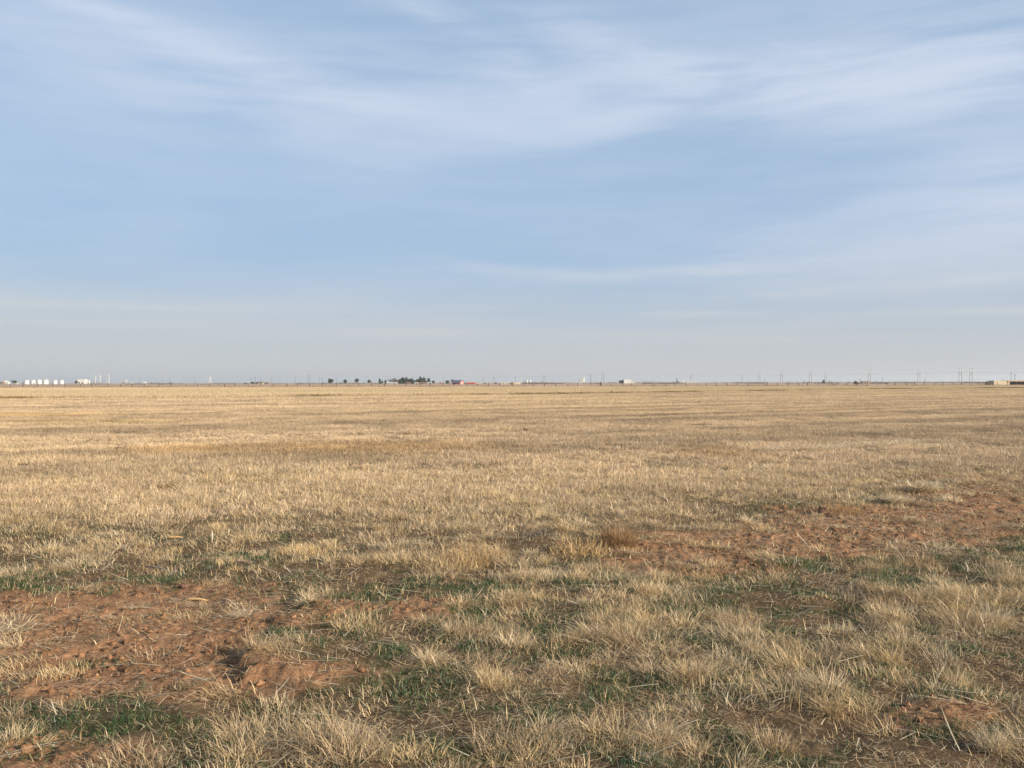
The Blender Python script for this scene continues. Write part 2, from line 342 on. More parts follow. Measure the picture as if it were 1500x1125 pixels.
YN = 16.0
def near_grass():
    parts = []
    # bunch tufts
    x, y = wedge(15000, 2.4, YN + 1.5)
    s, gcv, t, nr = plan(x, y)
    fade = sstep(YN + 1.5, YN - 2, y)
    x, y, t, nr = keep(np.clip(t * .85 * fade, 0, 1), x, y, t, nr)
    n = len(x); big = rng.random(n); kind = rng.random(n)        # kind: < .25 stiff and upright, > .75 beaten flat
    hh = (.056 + .092 * big ** 1.6) * (.7 + .5 * np.clip(t, 0, 1)); hh *= np.where(nr > .5, 1, .8)
    lod = np.clip(6.5 / y, .40, 1.3)
    cnt = (rng.integers(70, 260, n) * (.5 + .9 * big) * lod).astype(int); rad = .028 + .06 * rng.random(n) * (.5 + big)
    laz = fbm(x, y, 1.2, 41) * 9 + rng.normal(0, .9, n); lam = np.abs(rng.normal(.2, .3, n)) + np.where(kind > .62, .9, 0)
    tone = straw_col(n, var=.14)
    r = np.repeat(np.arange(n), cnt); N = len(r)
    pa, pr = rng.uniform(0, 2 * np.pi, N), np.sqrt(rng.random(N)) * rad[r] * 1.6
    bx, by = x[r] + np.cos(pa) * pr, y[r] + np.sin(pa) * pr
    spread = pr / (rad[r] * 1.6) * rng.uniform(.2, 1.5, N) * np.where(kind[r] < .25, .55, 1)
    vx = np.cos(pa) * spread + np.cos(laz[r]) * lam[r] + rng.normal(0, .28, N); vy = np.sin(pa) * spread + np.sin(laz[r]) * lam[r] + rng.normal(0, .28, N)
    az = np.arctan2(vy, vx); l0 = np.minimum(np.hypot(vx, vy) * .9, 1.52); l1 = l0 + np.where(kind[r] < .25, .1, .35) + np.abs(rng.normal(.2, .6, N)) + (rng.random(N) < .25) * rng.uniform(.5, 2.0, N)
    L = hh[r] * rng.uniform(.25, 1.2, N) * (1 + .25 * (l0 > .6))
    bz = ground_h(bx, by)[0] - .006
    col = np.clip(tone[r] * .6 + straw_col(N, (.18, .2, .16, .1, .12, .14, .14, .09)) * .4, 0, .85)
    wd = rng.uniform(.0014, .0036, N) * (1 + by / 16) / np.sqrt(lod[r])
    parts.append(blades(bx, by, bz, L, az, l0, l1, wd, col, 4, .9, 1.0, .16))
    # loose standing stems and stubble
    x, y = wedge(340000, 2.4, YN + 1.5)
    s, gcv, t, nr = plan(x, y)
    dens = np.clip((.22 + .75 * t) * (1 - .85 * np.clip(s, 0, 1)), .02, 1) * sstep(YN + 1.5, YN - 2, y)
    clump = sstep(.3, .6, fbm(x, y, .16, 45)); 
    x, y = keep(dens * (.25 + .75 * clump), x, y); n = len(x)
    az = fbm(x, y, .9, 43) * 9 + rng.normal(0, 1.0, n); l0 = np.abs(rng.normal(.45, .5, n)); l1 = l0 + np.abs(rng.normal(.3, .6, n))
    parts.append(blades(x, y, ground_h(x, y)[0] - .005, rng.uniform(.02, .10, n), az, l0, l1, rng.uniform(.0018, .004, n) * (1 + y / 14), straw_col(n, (.12, .2, .2, .08, .1, .18, .14, .14)), 2, .9))
    V, T, C = join(parts)
    tag(link('dry_grass', new_mesh('dry_grass', V, T, C, M_blade)), 'dry straw coloured bunch grass tufts standing across the weedy foreground', 'grass', kind='stuff')
    # straw litter lying on the ground
    parts = []
    x, y = wedge(760000, 2.4, YN + 2)
    s, gcv, t, nr = plan(x, y)
    heap = sstep(.38, .66, fbm(alongc(x, y) * .6, rowc(x, y), .45, 47))
    x, y, s = keep(np.clip((.22 + .78 * heap) * (1 - .30 * np.clip(s, 0, 1)) * (1 - .40 * np.clip(gcv, 0, 1)), 0, 1) * sstep(YN + 2, YN - 1, y), x, y, s); n = len(x)
    az = rng.normal(0.25, .9, n) + np.pi * (rng.random(n) < .5); lift = rng.uniform(0, .03, n) ** 1.3
    l0 = rng.normal(1.50, .16, n)
    parts.append(blades(x, y, ground_h(x, y)[0] + .003 + lift, rng.gamma(2.0, .018, n) + .012, az, l0, l0 + rng.normal(.05, .25, n), rng.uniform(.0012, .0036, n) * (1 + y / 14),
                        straw_col(n, (.12, .15, .18, .10, .06, .20, .22, .18)), 2, .6, .45))
    n = 2600; x, y = wedge(n, 2.4, YN); az = rng.normal(.2, .7, n) + np.pi * (rng.random(n) < .5); l0 = rng.normal(1.47, .1, n)   # long pale straws
    parts.append(blades(x, y, ground_h(x, y)[0] + rng.uniform(.006, .035, n), rng.uniform(.10, .30, n), az, l0, l0 + rng.normal(.1, .15, n), rng.uniform(.003, .0055, n) * (1 + y / 16),
                        np.clip(np.array((.64, .54, .38)) * rng.normal(1, .12, (n, 1)), 0, .85), 3, .5, .35))
    V, T, C = join(parts)
    tag(link('straw_litter', new_mesh('straw_litter', V, T, C, M_blade)), 'pale broken straw lying flat over the soil', 'straw', kind='stuff')
    # low green weeds
    x, y = wedge(620000, 2.4, YN + 3); x2, y2 = wedge(330000, 2.4, 8.5); x, y = np.concatenate([x, x2]), np.concatenate([y, y2])
    s, gcv, t, nr = plan(x, y)
    clump = sstep(.28, .62, fbm(x, y, .12, 49))
    x, y = keep(np.clip(gcv, 0, 1) * (.2 + .8 * clump), x, y); n = len(x)
    az = rng.uniform(0, 6.3, n); l0 = np.abs(rng.normal(.45, .35, n)); l1 = l0 + rng.uniform(.1, 1.1, n)
    V, T, C = blades(x, y, ground_h(x, y)[0] - .003, rng.uniform(.012, .062, n) * (.5 + .9 * fbm(x, y, .2, 50)), az, l0, l1, rng.uniform(.0014, .0042, n) * (1 + y / 12), np.where(rng.random((n, 1)) < .16, straw_col(n, (.1, .1, .2, .1, .1, .2, .2, .1)) * .8, green_col(n)), 2, 1.2)
    tag(link('green_weeds', new_mesh('green_weeds', V, T, C, M_green)), 'low dark green winter weeds growing between the dry tufts', 'weeds', kind='stuff')
near_grass()

def soil_clods():
    import bmesh
    bm = bmesh.new(); bmesh.ops.create_icosphere(bm, subdivisions=2, radius=1.0)
    bv = np.array([v.co[:] for v in bm.verts]); bf = np.array([[v.index for v in f.verts] for f in bm.faces]); bm.free()
    x, y = wedge(110000, 2.4, 13)
    s, gcv, t, nr = plan(x, y)
    x, y = keep(np.clip(s - .25, 0, 1) * .62 * sstep(.3, .6, fbm(x, y, .3, 81)), x, y); n = len(x)
    r = (.0035 + .020 * rng.random(n) ** 6); h = ground_h(x, y)[0]
    sc3 = rng.uniform(.65, 1.3, (n, 1, 3)) * np.array((1, 1, .7)); ph = rng.uniform(0, 6.28, (n, 3, 1))
    B = bv[None] * (1 + .24 * np.sin(bv[None, :, 0] * 3.1 + ph[:, 0]) * np.cos(bv[None, :, 1] * 2.7 + ph[:, 1]) + .16 * np.sin(bv[None, :, 2] * 5 + ph[:, 2]))[..., None]
    B = B * sc3 * r[:, None, None]
    a = rng.uniform(0, 6.28, n)[:, None]; X = B[..., 0] * np.cos(a) - B[..., 1] * np.sin(a); Y = B[..., 0] * np.sin(a) + B[..., 1] * np.cos(a)
    V = np.stack([X + x[:, None], Y + y[:, None], B[..., 2] + (h + r * .25)[:, None]], -1).reshape(-1, 3)
    T = (np.arange(n)[:, None, None] * len(bv) + bf[None]).reshape(-1, 3)
    c = np.repeat(C_soil[None] * rng.normal(.86, .15, (n, 1)), len(bv), 0)
    tag(link('soil_clods', new_mesh('soil_clods', V, T, c, bpy.data.materials['soil_ground'], False)), 'crumbled red brown soil clods on the bare ground', 'soil', kind='stuff')
soil_clods()

# ------------------------------------------------------------------ the field beyond, scattered patches of stubble
def proto_collection(name, nvar, fn):
    c = bpy.data.collections.new(name)
    for i in range(nvar):
        V, T, C = fn(i)
        o = bpy.data.objects.new('%s_%02d' % (name, i), new_mesh('%s_mesh' % name, V, T, C, M_blade_i)); c.objects.link(o)
    return c
def scatter(name, label, cat, pcoll, nvar, x, y, z, scl, tint, tilt=.0):
    n = len(x); me = bpy.data.meshes.new(name); me.vertices.add(n)
    me.vertices.foreach_set('co', np.stack([x, y, z], 1).astype(np.float32).ravel())
    a = me.attributes.new('rot', 'FLOAT_VECTOR', 'POINT')
    rt = np.stack([rng.normal(0, tilt, n), rng.normal(0, tilt, n), rng.normal(0, .9, n)], 1).astype(np.float32); a.data.foreach_set('vector', rt.ravel())
    a = me.attributes.new('scl', 'FLOAT_VECTOR', 'POINT'); a.data.foreach_set('vector', scl.astype(np.float32).ravel())
    a = me.attributes.new('idx', 'INT', 'POINT'); a.data.foreach_set('value', rng.integers(0, nvar, n).astype(np.int32))
    a = me.attributes.new('itint', 'FLOAT_VECTOR', 'POINT'); a.data.foreach_set('vector', tint.astype(np.float32).ravel())
    o = link(name, me); tag(o, label, cat, kind='stuff')
    ng = bpy.data.node_groups.new(name + '_scatter', 'GeometryNodeTree')
    ng.interface.new_socket('Geometry', in_out='INPUT', socket_type='NodeSocketGeometry')
    ng.interface.new_socket('Geometry', in_out='OUTPUT', socket_type='NodeSocketGeometry')
    N, L = ng.nodes, ng.links
    gi, go = N.new('NodeGroupInput'), N.new('NodeGroupOutput')
    ci = N.new('GeometryNodeCollectionInfo'); ci.inputs['Collection'].default_value = pcoll
    ci.inputs['Separate Children'].default_value = True; ci.inputs['Reset Children'].default_value = True
    ip = N.new('GeometryNodeInstanceOnPoints'); ip.inputs['Pick Instance'].default_value = True
    def named(nm, ty):
        q = N.new('GeometryNodeInputNamedAttribute'); q.data_type = ty; q.inputs['Name'].default_value = nm; return q.outputs['Attribute']
    L.new(gi.outputs[0], ip.inputs['Points']); L.new(ci.outputs[0], ip.inputs['Instance'])
    L.new(named('idx', 'INT'), ip.inputs['Instance Index']); L.new(named('rot', 'FLOAT_VECTOR'), ip.inputs['Rotation']); L.new(named('scl', 'FLOAT_VECTOR'), ip.inputs['Scale'])
    L.new(ip.outputs[0], go.inputs[0])
    md = o.modifiers.new('scatter', 'NODES'); md.node_group = ng
    return o
def mat_patch(rad, n, hmin, hmax, w, wts, lean=.3, flat=.2, clusters=30):
    def fn(i):
        ca = rng.uniform(0, 6.28, clusters); cr = np.sqrt(rng.random(clusters)) * rad
        k = rng.integers(0, clusters, n); off = rng.normal(0, rad * .075, (n, 2))
        x = np.cos(ca[k]) * cr[k] + off[:, 0]; y = np.sin(ca[k]) * cr[k] + off[:, 1]
        u = rng.random(n) < .25; x = np.where(u, rng.normal(0, rad * .5, n), x); y = np.where(u, rng.normal(0, rad * .5, n), y)
        hk = rng.uniform(.6, 1.15, clusters)[k]; L = rng.uniform(hmin, hmax, n) * hk
        cl = rng.uniform(0, 6.28, clusters)[k]; az = cl + rng.normal(0, 1.0, n)
        lk = np.where(rng.random(clusters) < .4, rng.uniform(.7, 1.25, clusters), lean * .6)[k]; az = np.where(lk > .6, cl + rng.normal(0, .35, n), az)
        l0 = np.abs(rng.normal(lk, lean * .8)); l1 = l0 + np.abs(rng.normal(.25, .45, n))
        fl = rng.random(n) < flat; l0 = np.where(fl, rng.normal(1.4, .15, n), l0); l1 = np.where(fl, l0 + .1, l1)
        z = np.where(fl, rng.uniform(0.005, hmin * .7, n), -.01)
        ct = straw_col(clusters, wts, .12)[k]
        return blades(x, y, z, L, az, l0, l1, rng.uniform(w * .6, w * 1.3, n), ct * .5 + straw_col(n, wts) * .5, 2, .9)
    return fn
WT = (.2, .22, .17, .12, .1, .1, .06, .1)
def field_tint(x, y):
    rr = fbm(alongc(x, y) / 22, rowc(x, y), 1.7, 90, 2); big = fbm(x / 2, y, 14, 92, 3); fine = fbm(x, y, 1.2, 94, 2)
    fd = 1 - .6 * sstep(30, 110, y)
    k = .96 + (rr - .5) * .78 * (.75 + .25 * fd) + (big - .5) * .25 * fd + (fine - .5) * .6
    t = np.stack([k, k * .985, k * 1.05 * (1 - (big - .5) * .1)], 1)
    def gold(cx, cy_, rx, ry, c, amt):
        m = (amt * np.exp(-(((x - cx) / rx) ** 2 + ((y - cy_) / ry) ** 2) ** 1.5))[:, None]; return m, np.array(c)
    for args in [(-3.9, 21.8, 3.8, 2.2, (.93, .80, .60), .75), (-8.0, 21.0, 1.2, 1.5, (1.0, .86, .62), .6), (4.5, 20, 1.0, 1.5, (.95, .8, .6), .5),
                 (-26, 44, 7, 2.5, (.9, .8, .55), .7), (-17, 36, 4.0, 1.4, (.80, .80, .52), .7), (6.0, 20.0, .9, .45, (1.3, 1.35, 1.45), .9), (7.3, 20.7, .9, .4, (1.3, 1.35, 1.45), .9), (8.6, 21.4, .9, .4, (1.3, 1.35, 1.45), .9), (9.9, 22.2, .9, .4, (1.3, 1.35, 1.4), .8), (16, 33, 6, .8, (1.15, 1.18, 1.25), .8), (24, 47, 9, 1.1, (1.15, 1.18, 1.22), .8)]:
        m, c = gold(*args); t = t * (1 - m) + t * c * m
    return np.clip(t, .45, 1.55)
def far_field():
    nv = 10
    pm = proto_collection('stubble', nv, mat_patch(.42, 700, .05, .13, .007, WT, .40, .36, 34))
    x, y = wedge(15500, 8.3, 62, .62, 1.5)
    s, gcv, t, nr = plan(x, y)
    rr = fbm(alongc(x, y) / 10, rowc(x, y), 2.4, 90, 3)
    p = (1 - .93 * np.clip(s * 1.1, 0, 1)) * (1 - .45 * np.clip(gcv, 0, 1)) * np.maximum(sstep(YN - 3, YN + 2, y), (1 - nr) * sstep(8.3, 9.5, y)) * (1 - .3 * sstep(.5, .8, 1 - rr)) * (.45 + .55 * (1 - nr))
    p = p * np.clip(1.45 - y / 110, .55, 1) * np.where(y < 24, 1, .92)
    x, y, rr = keep(np.clip(p, 0, 1), x, y, rr); n = len(x)
    sy = rng.uniform(.75, 1.2, n) * (.75 + .55 * rr); sxy = rng.uniform(.85, 1.25, n)
    scatter('stubble_field', 'dry cut stubble covering the field in faint drill rows', 'stubble', pm, nv, x, y, ground_h(x, y)[0], np.stack([sxy, sxy, sy], 1), field_tint(x, y), .04)
    pf = proto_collection('stubble_patch', nv, mat_patch(1.25, 760, .06, .16, .024, WT, .45, .35, 50))
    x, y = wedge(62000, 56, 300, .64, 3)
    x, y = keep(np.where(y < edge_y(x) - .5, 1.0, 0) * np.clip(1.15 - y / 420, .4, 1), x, y); n = len(x)
    rr = fbm(alongc(x, y) / 10, rowc(x, y), 2.4, 90, 3)
    x, y, rr = keep(.6 + .4 * sstep(.3, .55, rr), x, y, rr); n = len(x)
    sy = rng.uniform(.7, 1.2, n) * (.75 + .4 * rr)
    scatter('distant_stubble', 'pale stubble of the far field running to the tall grass strip', 'stubble', pf, nv, x, y, np.zeros(n), np.stack([np.ones(n), np.ones(n), sy], 1), field_tint(x, y), .01)
    pt = proto_collection('tall_grass', 8, mat_patch(1.6, 620, .18, .36, .045, (.3, .2, .05, .25, .1, .02, .0, .08), .12, .03, 60))
    x, y = wedge(60000, 80, 380, .66, 4)
    e, f = edge_y(x), fence_y(x)
    x, y, e = keep(np.where((y > e) & (y < f - 1.5), 1.0, 0) * np.clip(1.1 - (y - e) / 260, .35, 1), x, y, e); n = len(x)
    k = .9 + .35 * fbm(x / 4, y, 25, 96, 3); tn = np.stack([k * .76, k * .765, k * .80], 1)
    edge = sstep(5, 0, y - e)[:, None] * .35; tn = tn * (1 - edge * np.array((.35, .45, .6)))
    sy = rng.uniform(.75, 1.1, n) * np.where(fbm(x, y, 8, 97, 2) > .56, 1.1, .85)
    scatter('tall_grass_strip', 'strip of uncut tall blond grass in front of the fence', 'grass', pt, 8, x, y, np.zeros(n), np.stack([np.ones(n), np.ones(n), sy], 1), tn, .01)
    # olive brown weeds along the field margin
    pw = proto_collection('margin_weed', 5, mat_patch(.9, 420, .12, .34, .03, (.0, .05, .2, .0, .2, .3, .45, .05), .35, .1, 20))
    xs = rng.uniform(-75, 190, 1500); ys = edge_y(xs) - rng.uniform(-.4, 2.2, len(xs))
    gap = fbm(xs, xs * 0, 9, 98, 3); xs, ys = keep(sstep(.42, .62, gap), xs, ys); n = len(xs)
    s3 = rng.uniform(.6, 1.25, (n, 1)) * np.ones((1, 3)); tn = np.array((.62, .60, .42)) * rng.uniform(.7, 1.2, (n, 1))
    scatter('margin_weeds', 'darker olive brown weeds along the edge of the tall grass', 'weeds', pw, 5, xs, ys, np.zeros(n), s3, tn, .05)
    xs = rng.uniform(-180, 225, 2600); ys = fence_y(xs) + rng.normal(.5, 2.5, len(xs))
    gap = fbm(xs, xs * 0, 14, 99, 3); xs, ys = keep(.15 + .85 * sstep(.40, .65, gap), xs, ys); n = len(xs)
    s3 = rng.uniform(.8, 2.0, (n, 1)) * np.ones((1, 3)); tn = np.array((.66, .56, .50)) * rng.uniform(.7, 1.3, (n, 1))
    scatter('fence_line_weeds', 'brown weeds grown up along the wire fence', 'weeds', pw, 5, xs, ys, np.zeros(n), s3, tn, .05)
far_field()

# ------------------------------------------------------------------ solid things
class MB:
    def __init__(s): s.v, s.f = [], []
    def box(s, x0, x1, y0, y1, z0, z1):
        o = len(s.v); s.v += [(x, y, z) for z in (z0, z1) for y in (y0, y1) for x in (x0, x1)]
        s.f += [tuple(o + i for i in q) for q in ((0, 2, 3, 1), (4, 5, 7, 6), (0, 1, 5, 4), (2, 6, 7, 3), (0, 4, 6, 2), (1, 3, 7, 5))]; return s
    def tube(s, pts, r, n=8, cap=True):
        o = len(s.v); pts = [Vector(p) for p in pts]; rs = r if isinstance(r, (list, tuple)) else [r] * len(pts)
        for i, p in enumerate(pts):
            d = (pts[min(i + 1, len(pts) - 1)] - pts[max(i - 1, 0)]).normalized()
            up = Vector((0, 0, 1)) if abs(d.z) < .9 else Vector((1, 0, 0)); a = d.cross(up).normalized(); b = d.cross(a)
            for k in range(n):
                t = 2 * math.pi * k / n; s.v.append(tuple(p + (a * math.cos(t) + b * math.sin(t)) * rs[i]))
        for i in range(len(pts) - 1):
            for k in range(n): s.f.append((o + i * n + k, o + i * n + (k + 1) % n, o + (i + 1) * n + (k + 1) % n, o + (i + 1) * n + k))
        if cap: s.f.append(tuple(o + k for k in range(n))[::-1]); s.f.append(tuple(o + (len(pts) - 1) * n + k for k in range(n)))
        return s
    def prism(s, prof, y0, y1):            # profile in x,z pushed along y
        o = len(s.v); n = len(prof); s.v += [(x, y0, z) for x, z in prof] + [(x, y1, z) for x, z in prof]
        s.f += [(o + i, o + (i + 1) % n, o + n + (i + 1) % n, o + n + i) for i in range(n)]
        s.f += [tuple(o + i for i in range(n))[::-1], tuple(o + n + i for i in range(n))]; return s
    def prismx(s, prof, x0, x1):           # profile in y,z pushed along x
        o = len(s.v); n = len(prof); s.v += [(x0, y, z) for y, z in prof] + [(x1, y, z) for y, z in prof]
        s.f += [(o + i, o + (i + 1) % n, o + n + (i + 1) % n, o + n + i) for i in range(n)]
        s.f += [tuple(o + i for i in range(n))[::-1], tuple(o + n + i for i in range(n))]; return s
    def build(s, name, mat, parent=None, smooth=False):
        me = bpy.data.meshes.new(name); me.from_pydata(s.v, [], s.f); me.materials.append(mat); me.update()
        import bmesh
        b = bmesh.new(); b.from_mesh(me); bmesh.ops.recalc_face_normals(b, faces=b.faces); b.to_mesh(me); b.free()
        if smooth: me.polygons.foreach_set('use_smooth', [True] * len(me.polygons))
        return link(name, me, parent)
def thing(name, x, y, label, cat, group=None, z=0.0, rz=0.0):
    o = bpy.data.objects.new(name, None); COL.objects.link(o); o.location = (x, y, z); o.rotation_euler.z = rz
    o.empty_display_size = .5; return tag(o, label, cat, group)
def dup(root, x, y, label, rz=None, scale=None):
    r = root.copy(); COL.objects.link(r); r.location = (x, y, root.location.z); r['label'] = label
    if rz is not None: r.rotation_euler.z = rz
    if scale: r.scale = scale
    for ch in [c for c in bpy.data.objects if c.parent == root]:
        c = ch.copy(); COL.objects.link(c); c.parent = r
        for gch in [q for q in bpy.data.objects if q.parent == ch]:
            d = gch.copy(); COL.objects.link(d); d.parent = c
    return r
W = dict(white=plain('white_paint', (.50, .49, .455), .5, .05), cream=plain('cream_paint', (.62, .54, .40), .7, .1, .4), tan=plain('tan_metal', (.40, .315, .215), .7, .12, .5),
         grey=plain('grey_metal', (.30, .31, .32), .6, .1, .3), dark=plain('dark_opening_and_shade', (.045, .035, .03), .8, .2), wood=plain('weathered_wood', (.085, .062, .046), .9, .25, 6),
         brown=plain('brown_siding', (.22, .13, .09), .8, .15, .6), red=plain('red_paint', (.46, .14, .10), .6, .1, .5), blue=plain('blue_roof', (.085, .11, .17), .5, .1, .5),
         roof=plain('dark_shingle', (.10, .085, .075), .85, .2, .8), steel=plain('galvanised_steel', (.38, .38, .37), .5, .1, .5, .3), bark=plain('bark', (.08, .062, .048), .9, .25, 4),
         wire=plain('fence_wire', (.12, .10, .09), .6, .2), glass=plain('window_glass', (.05, .06, .07), .15, .1), rust=plain('rusty_steel', (.16, .09, .06), .8, .25, 3),
         tile=plain('grey_roof', (.36, .35, .34), .7, .1, .5), crossarm=plain('pale_crossarm', (.62, .56, .46), .7, .1))

def fence():
    x0, x1 = -174.0, 214.0; n = 97
    t = thing('wire_fence', 0, fence_y(0.0), 'long wire fence on weathered wooden posts crossing the whole plain', 'fence')
    oy = fence_y(0.0); tops = []
    for i in range(n):
        x = x0 + (x1 - x0) * i / (n - 1) + random.uniform(-.5, .5); y = fence_y(x) - oy; h = random.uniform(1.2, 1.6) + (x > 60) * .1
        if i % 9 == 4: h += .25
        lx = random.gauss(0, .07); r = random.choice((.09, .10, .12, .15))
        p = MB().tube([(0, 0, -.1), (lx * .5, 0, h * .5), (lx, 0, h)], [r * 1.05, r, r * .9], 7).build('post', W['wood'], t); p.location = (x, y, 0)
        tops.append((x, y))
    for z in (.35, .65, .95, 1.22):
        pts = [(x + 0, y - .07, z + random.uniform(-.02, .02)) for x, y in tops]
        MB().tube(pts, .010, 4).build('wire', W['wire'], t)
fence()

def tank(px0, px1, top, d, label, ladder):
    w = (px1 - px0) / F * d; x = at((px0 + px1) / 2, d); h = zat(px0, top, d)
    t = thing('storage_tank', x, d, label, 'storage tank', 'white storage tanks on the left horizon'); n = 28; r = w / 2
    MB().tube([(0, 0, 0), (0, 0, h * .9)], r, n).build('tank_shell', W['white'], t, False)
    MB().tube([(0, 0, h * .9), (0, 0, h * .93), (0, 0, h)], [r * 1.02, r * 1.02, r * .08], n).build('tank_roof', W['white'], t)
    if ladder: MB().tube([(-r * .2, -r * 1.02, 0), (r * .5, -r * .92, h * .9)], .15, 5).build('stairway', W['steel'], t)
for i, (a, b, tp, lb) in enumerate([(35.3, 42.4, 556.7, 'leftmost of the six white cylindrical tanks, beside a dark tree clump'), (45, 51.5, 556.5, 'second white tank from the left with a low white vehicle before it'),
                       (53.7, 60.7, 556.0, 'third white tank from the left, next to the biggest tank'), (63, 70.7, 555.9, 'widest and tallest of the six white tanks'),
                       (77.6, 83.6, 556.8, 'white tank just right of the gap after the widest tank'), (87, 93, 556.6, 'rightmost of the six white cylindrical tanks')]):
    tank(a, b, tp, 1500 + 12 * (i % 3), lb, True)

def building(name, label, cat, a, b, top, d, wall, roof, style='flat', depth=None, openings=(), eave=.6, group=None, rz=0.0, vent=False):
    w = (b - a) / F * d; x = at((a + b) / 2, d); h = max(zat(a, top, d), 1.8); dp = depth or w * .7
    t = thing(name, x, d, label, cat, group, 0, rz); hw = w / 2
    if style == 'flat':
        MB().box(-hw, hw, 0, dp, 0, h * .93).build('wall', W[wall], t)
        MB().box(-hw - .15, hw + .15, -.15, dp + .15, h * .93, h).build('roof', W[roof], t); hwall = h * .93
    elif style == 'gable_side':            # ridge along x: the roof slope faces the camera
        hwall = h * (1 - eave * .5)
        MB().prismx([(0, 0), (dp, 0), (dp, hwall), (dp / 2, h - .12), (0, hwall)], -hw, hw).build('wall', W[wall], t)
        e = .35; k = (h - hwall) / (dp / 2)
        MB().prismx([(-e, hwall - e * k + .02), (dp / 2, h), (dp + e, hwall - e * k + .02), (dp + e, hwall - e * k + .22), (dp / 2, h + .2), (-e, hwall - e * k + .22)], -hw - .3, hw + .3).build('roof', W[roof], t)
    else:                                   # gable end faces the camera
        hwall = h * (1 - eave * .5)
        MB().prism([(-hw, 0), (hw, 0), (hw, hwall), (0, h - .12), (-hw, hwall)], 0, dp).build('wall', W[wall], t)
        e = .35; k = (h - hwall) / hw
        MB().prism([(-hw - e, hwall - e * k + .02), (0, h), (hw + e, hwall - e * k + .02), (hw + e, hwall - e * k + .22), (0, h + .2), (-hw - e, hwall - e * k + .22)], -.3, dp + .3).build('roof', W[roof], t)
    for kind, u, ww, z0, z1 in openings:
        f = MB().box(hw * u - ww / 2, hw * u + ww / 2, -.09, .02, z0 * hwall, z1 * hwall).build('door' if kind == 'door' else 'window', W['dark' if kind == 'door' else 'white'], t)
        if kind == 'window': MB().box(hw * u - ww / 2 + .12, hw * u + ww / 2 - .12, -.12, -.095, z0 * hwall + .12, z1 * hwall - .12).build('pane', W['glass'], f)
    if vent: MB().tube([(0, dp / 2, h), (0, dp / 2, h + 1.4)], .35, 8).build('vent', W['steel'], t)
    return t, w, h
D, Wn = 'door', 'window'
B = building
B('small_building', 'small white building at the far left edge beside a reddish bank', 'building', 5, 8.3, 557.6, 1600, 'white', 'white', 'flat', 6, ((D, .1, 1.2, .02, .6),))
B('small_building', 'lower white building between the far left building and the tree clump', 'building', 8.6, 12, 558.9, 1600, 'white', 'white', 'gable_side', 6, ((Wn, 0, 1.2, .35, .8),))
B('mobile_home', 'low white mobile home right of the left tree clump', 'building', 22.4, 27, 560.3, 1500, 'white', 'tile', 'flat', 4, ((Wn, -.5, 1, .4, .8), (Wn, .5, 1, .4, .8)))
B('shed', 'tiny white shed just left of the six tanks', 'shed', 29.3, 32, 560.2, 1500, 'white', 'tile', 'flat', 4, ((D, 0, 1, .02, .8),))
B('shed', 'brown red shed on the far left edge of the horizon', 'shed', -3, 4, 559.2, 1500, 'brown', 'roof', 'gable_side', 6, ((D, .4, 1.5, .02, .7),))
B('warehouse', 'tall white box warehouse between the tanks and the smoke stacks', 'warehouse', 113.3, 124.2, 555.6, 1500, 'white', 'white', 'flat', 9, ((D, -.5, 2.2, .01, .4), (D, .3, 2.2, .01, .4)), vent=True)
B('small_building', 'narrow white building right of the tall white warehouse', 'building', 128, 130.4, 556.9, 1700, 'white', 'white', 'flat', 4, ((D, 0, 1, .02, .4),))
B('power_house', 'hazy grey block building right of the smoke stacks', 'building', 176, 184.2, 555.7, 3200, 'grey', 'grey', 'flat', 14, ((D, 0, 5, .02, .4),), vent=True)
B('shed', 'small white shed right of the hazy grey block', 'shed', 191, 193.6, 560.0, 1600, 'white', 'white', 'gable_side', 4, ((D, 0, 1, .02, .7),))
B('shed', 'white shed with a sloping roof left of the water tower', 'shed', 208, 212.2, 558.9, 1600, 'white', 'white', 'gable_end', 5, ((D, 0, 1.3, .02, .6),))
B('farm_house', 'tan lit farmhouse with dark trees to its left', 'house', 377, 385.5, 559.3, 1150, 'cream', 'roof', 'gable_side', 7, ((D, 0, 1, .02, .8), (Wn, -.6, 1.1, .35, .8), (Wn, .6, 1.1, .35, .8)))
B('shed', 'dark roofed shed right of the tan farmhouse', 'shed', 387, 394, 560.1, 1150, 'brown', 'roof', 'flat', 4, ((D, 0, 2, .02, .8),))
B('greenhouse', 'long low pale building below the wide bare tree', 'building', 566.5, 575.5, 560.6, 1050, 'tile', 'white', 'gable_side', 5, ((Wn, -.6, 1, .3, .8), (Wn, 0, 1, .3, .8), (Wn, .6, 1, .3, .8)))
B('small_building', 'small white roofed building right of the wide bare tree', 'building', 577, 580.6, 560.2, 1050, 'grey', 'white', 'gable_side', 5, ((D, 0, 1, .02, .8),))
B('small_building', 'white roofed building among the tall evergreens', 'building', 584.6, 588.4, 559.3, 1080, 'brown', 'tile', 'gable_side', 5, ((D, 0, 1, .02, .8),))
B('farm_house', 'reddish brick house at the foot of the evergreens', 'house', 594.5, 600.5, 560.4, 1000, 'brown', 'brown', 'gable_side', 6, ((D, -.3, 1, .02, .8), (Wn, .5, .9, .35, .8)))
B('shed', 'bright white shed between the two evergreen groups', 'shed', 608, 611.8, 560.0, 1000, 'white', 'white', 'gable_end', 4, ((D, 0, 1, .02, .5),))
B('farm_house', 'long brown roofed house below the right evergreen group', 'house', 613, 625.5, 560.2, 1020, 'brown', 'brown', 'gable_side', 7, ((D, 0, 1, .02, .8), (Wn, -.6, 1, .35, .8), (Wn, .6, 1, .35, .8)))
B('shed', 'white roofed shed under the small pointed tree', 'shed', 626.5, 632, 560.0, 1000, 'grey', 'white', 'gable_side', 5, ((D, 0, 1.2, .02, .8),))
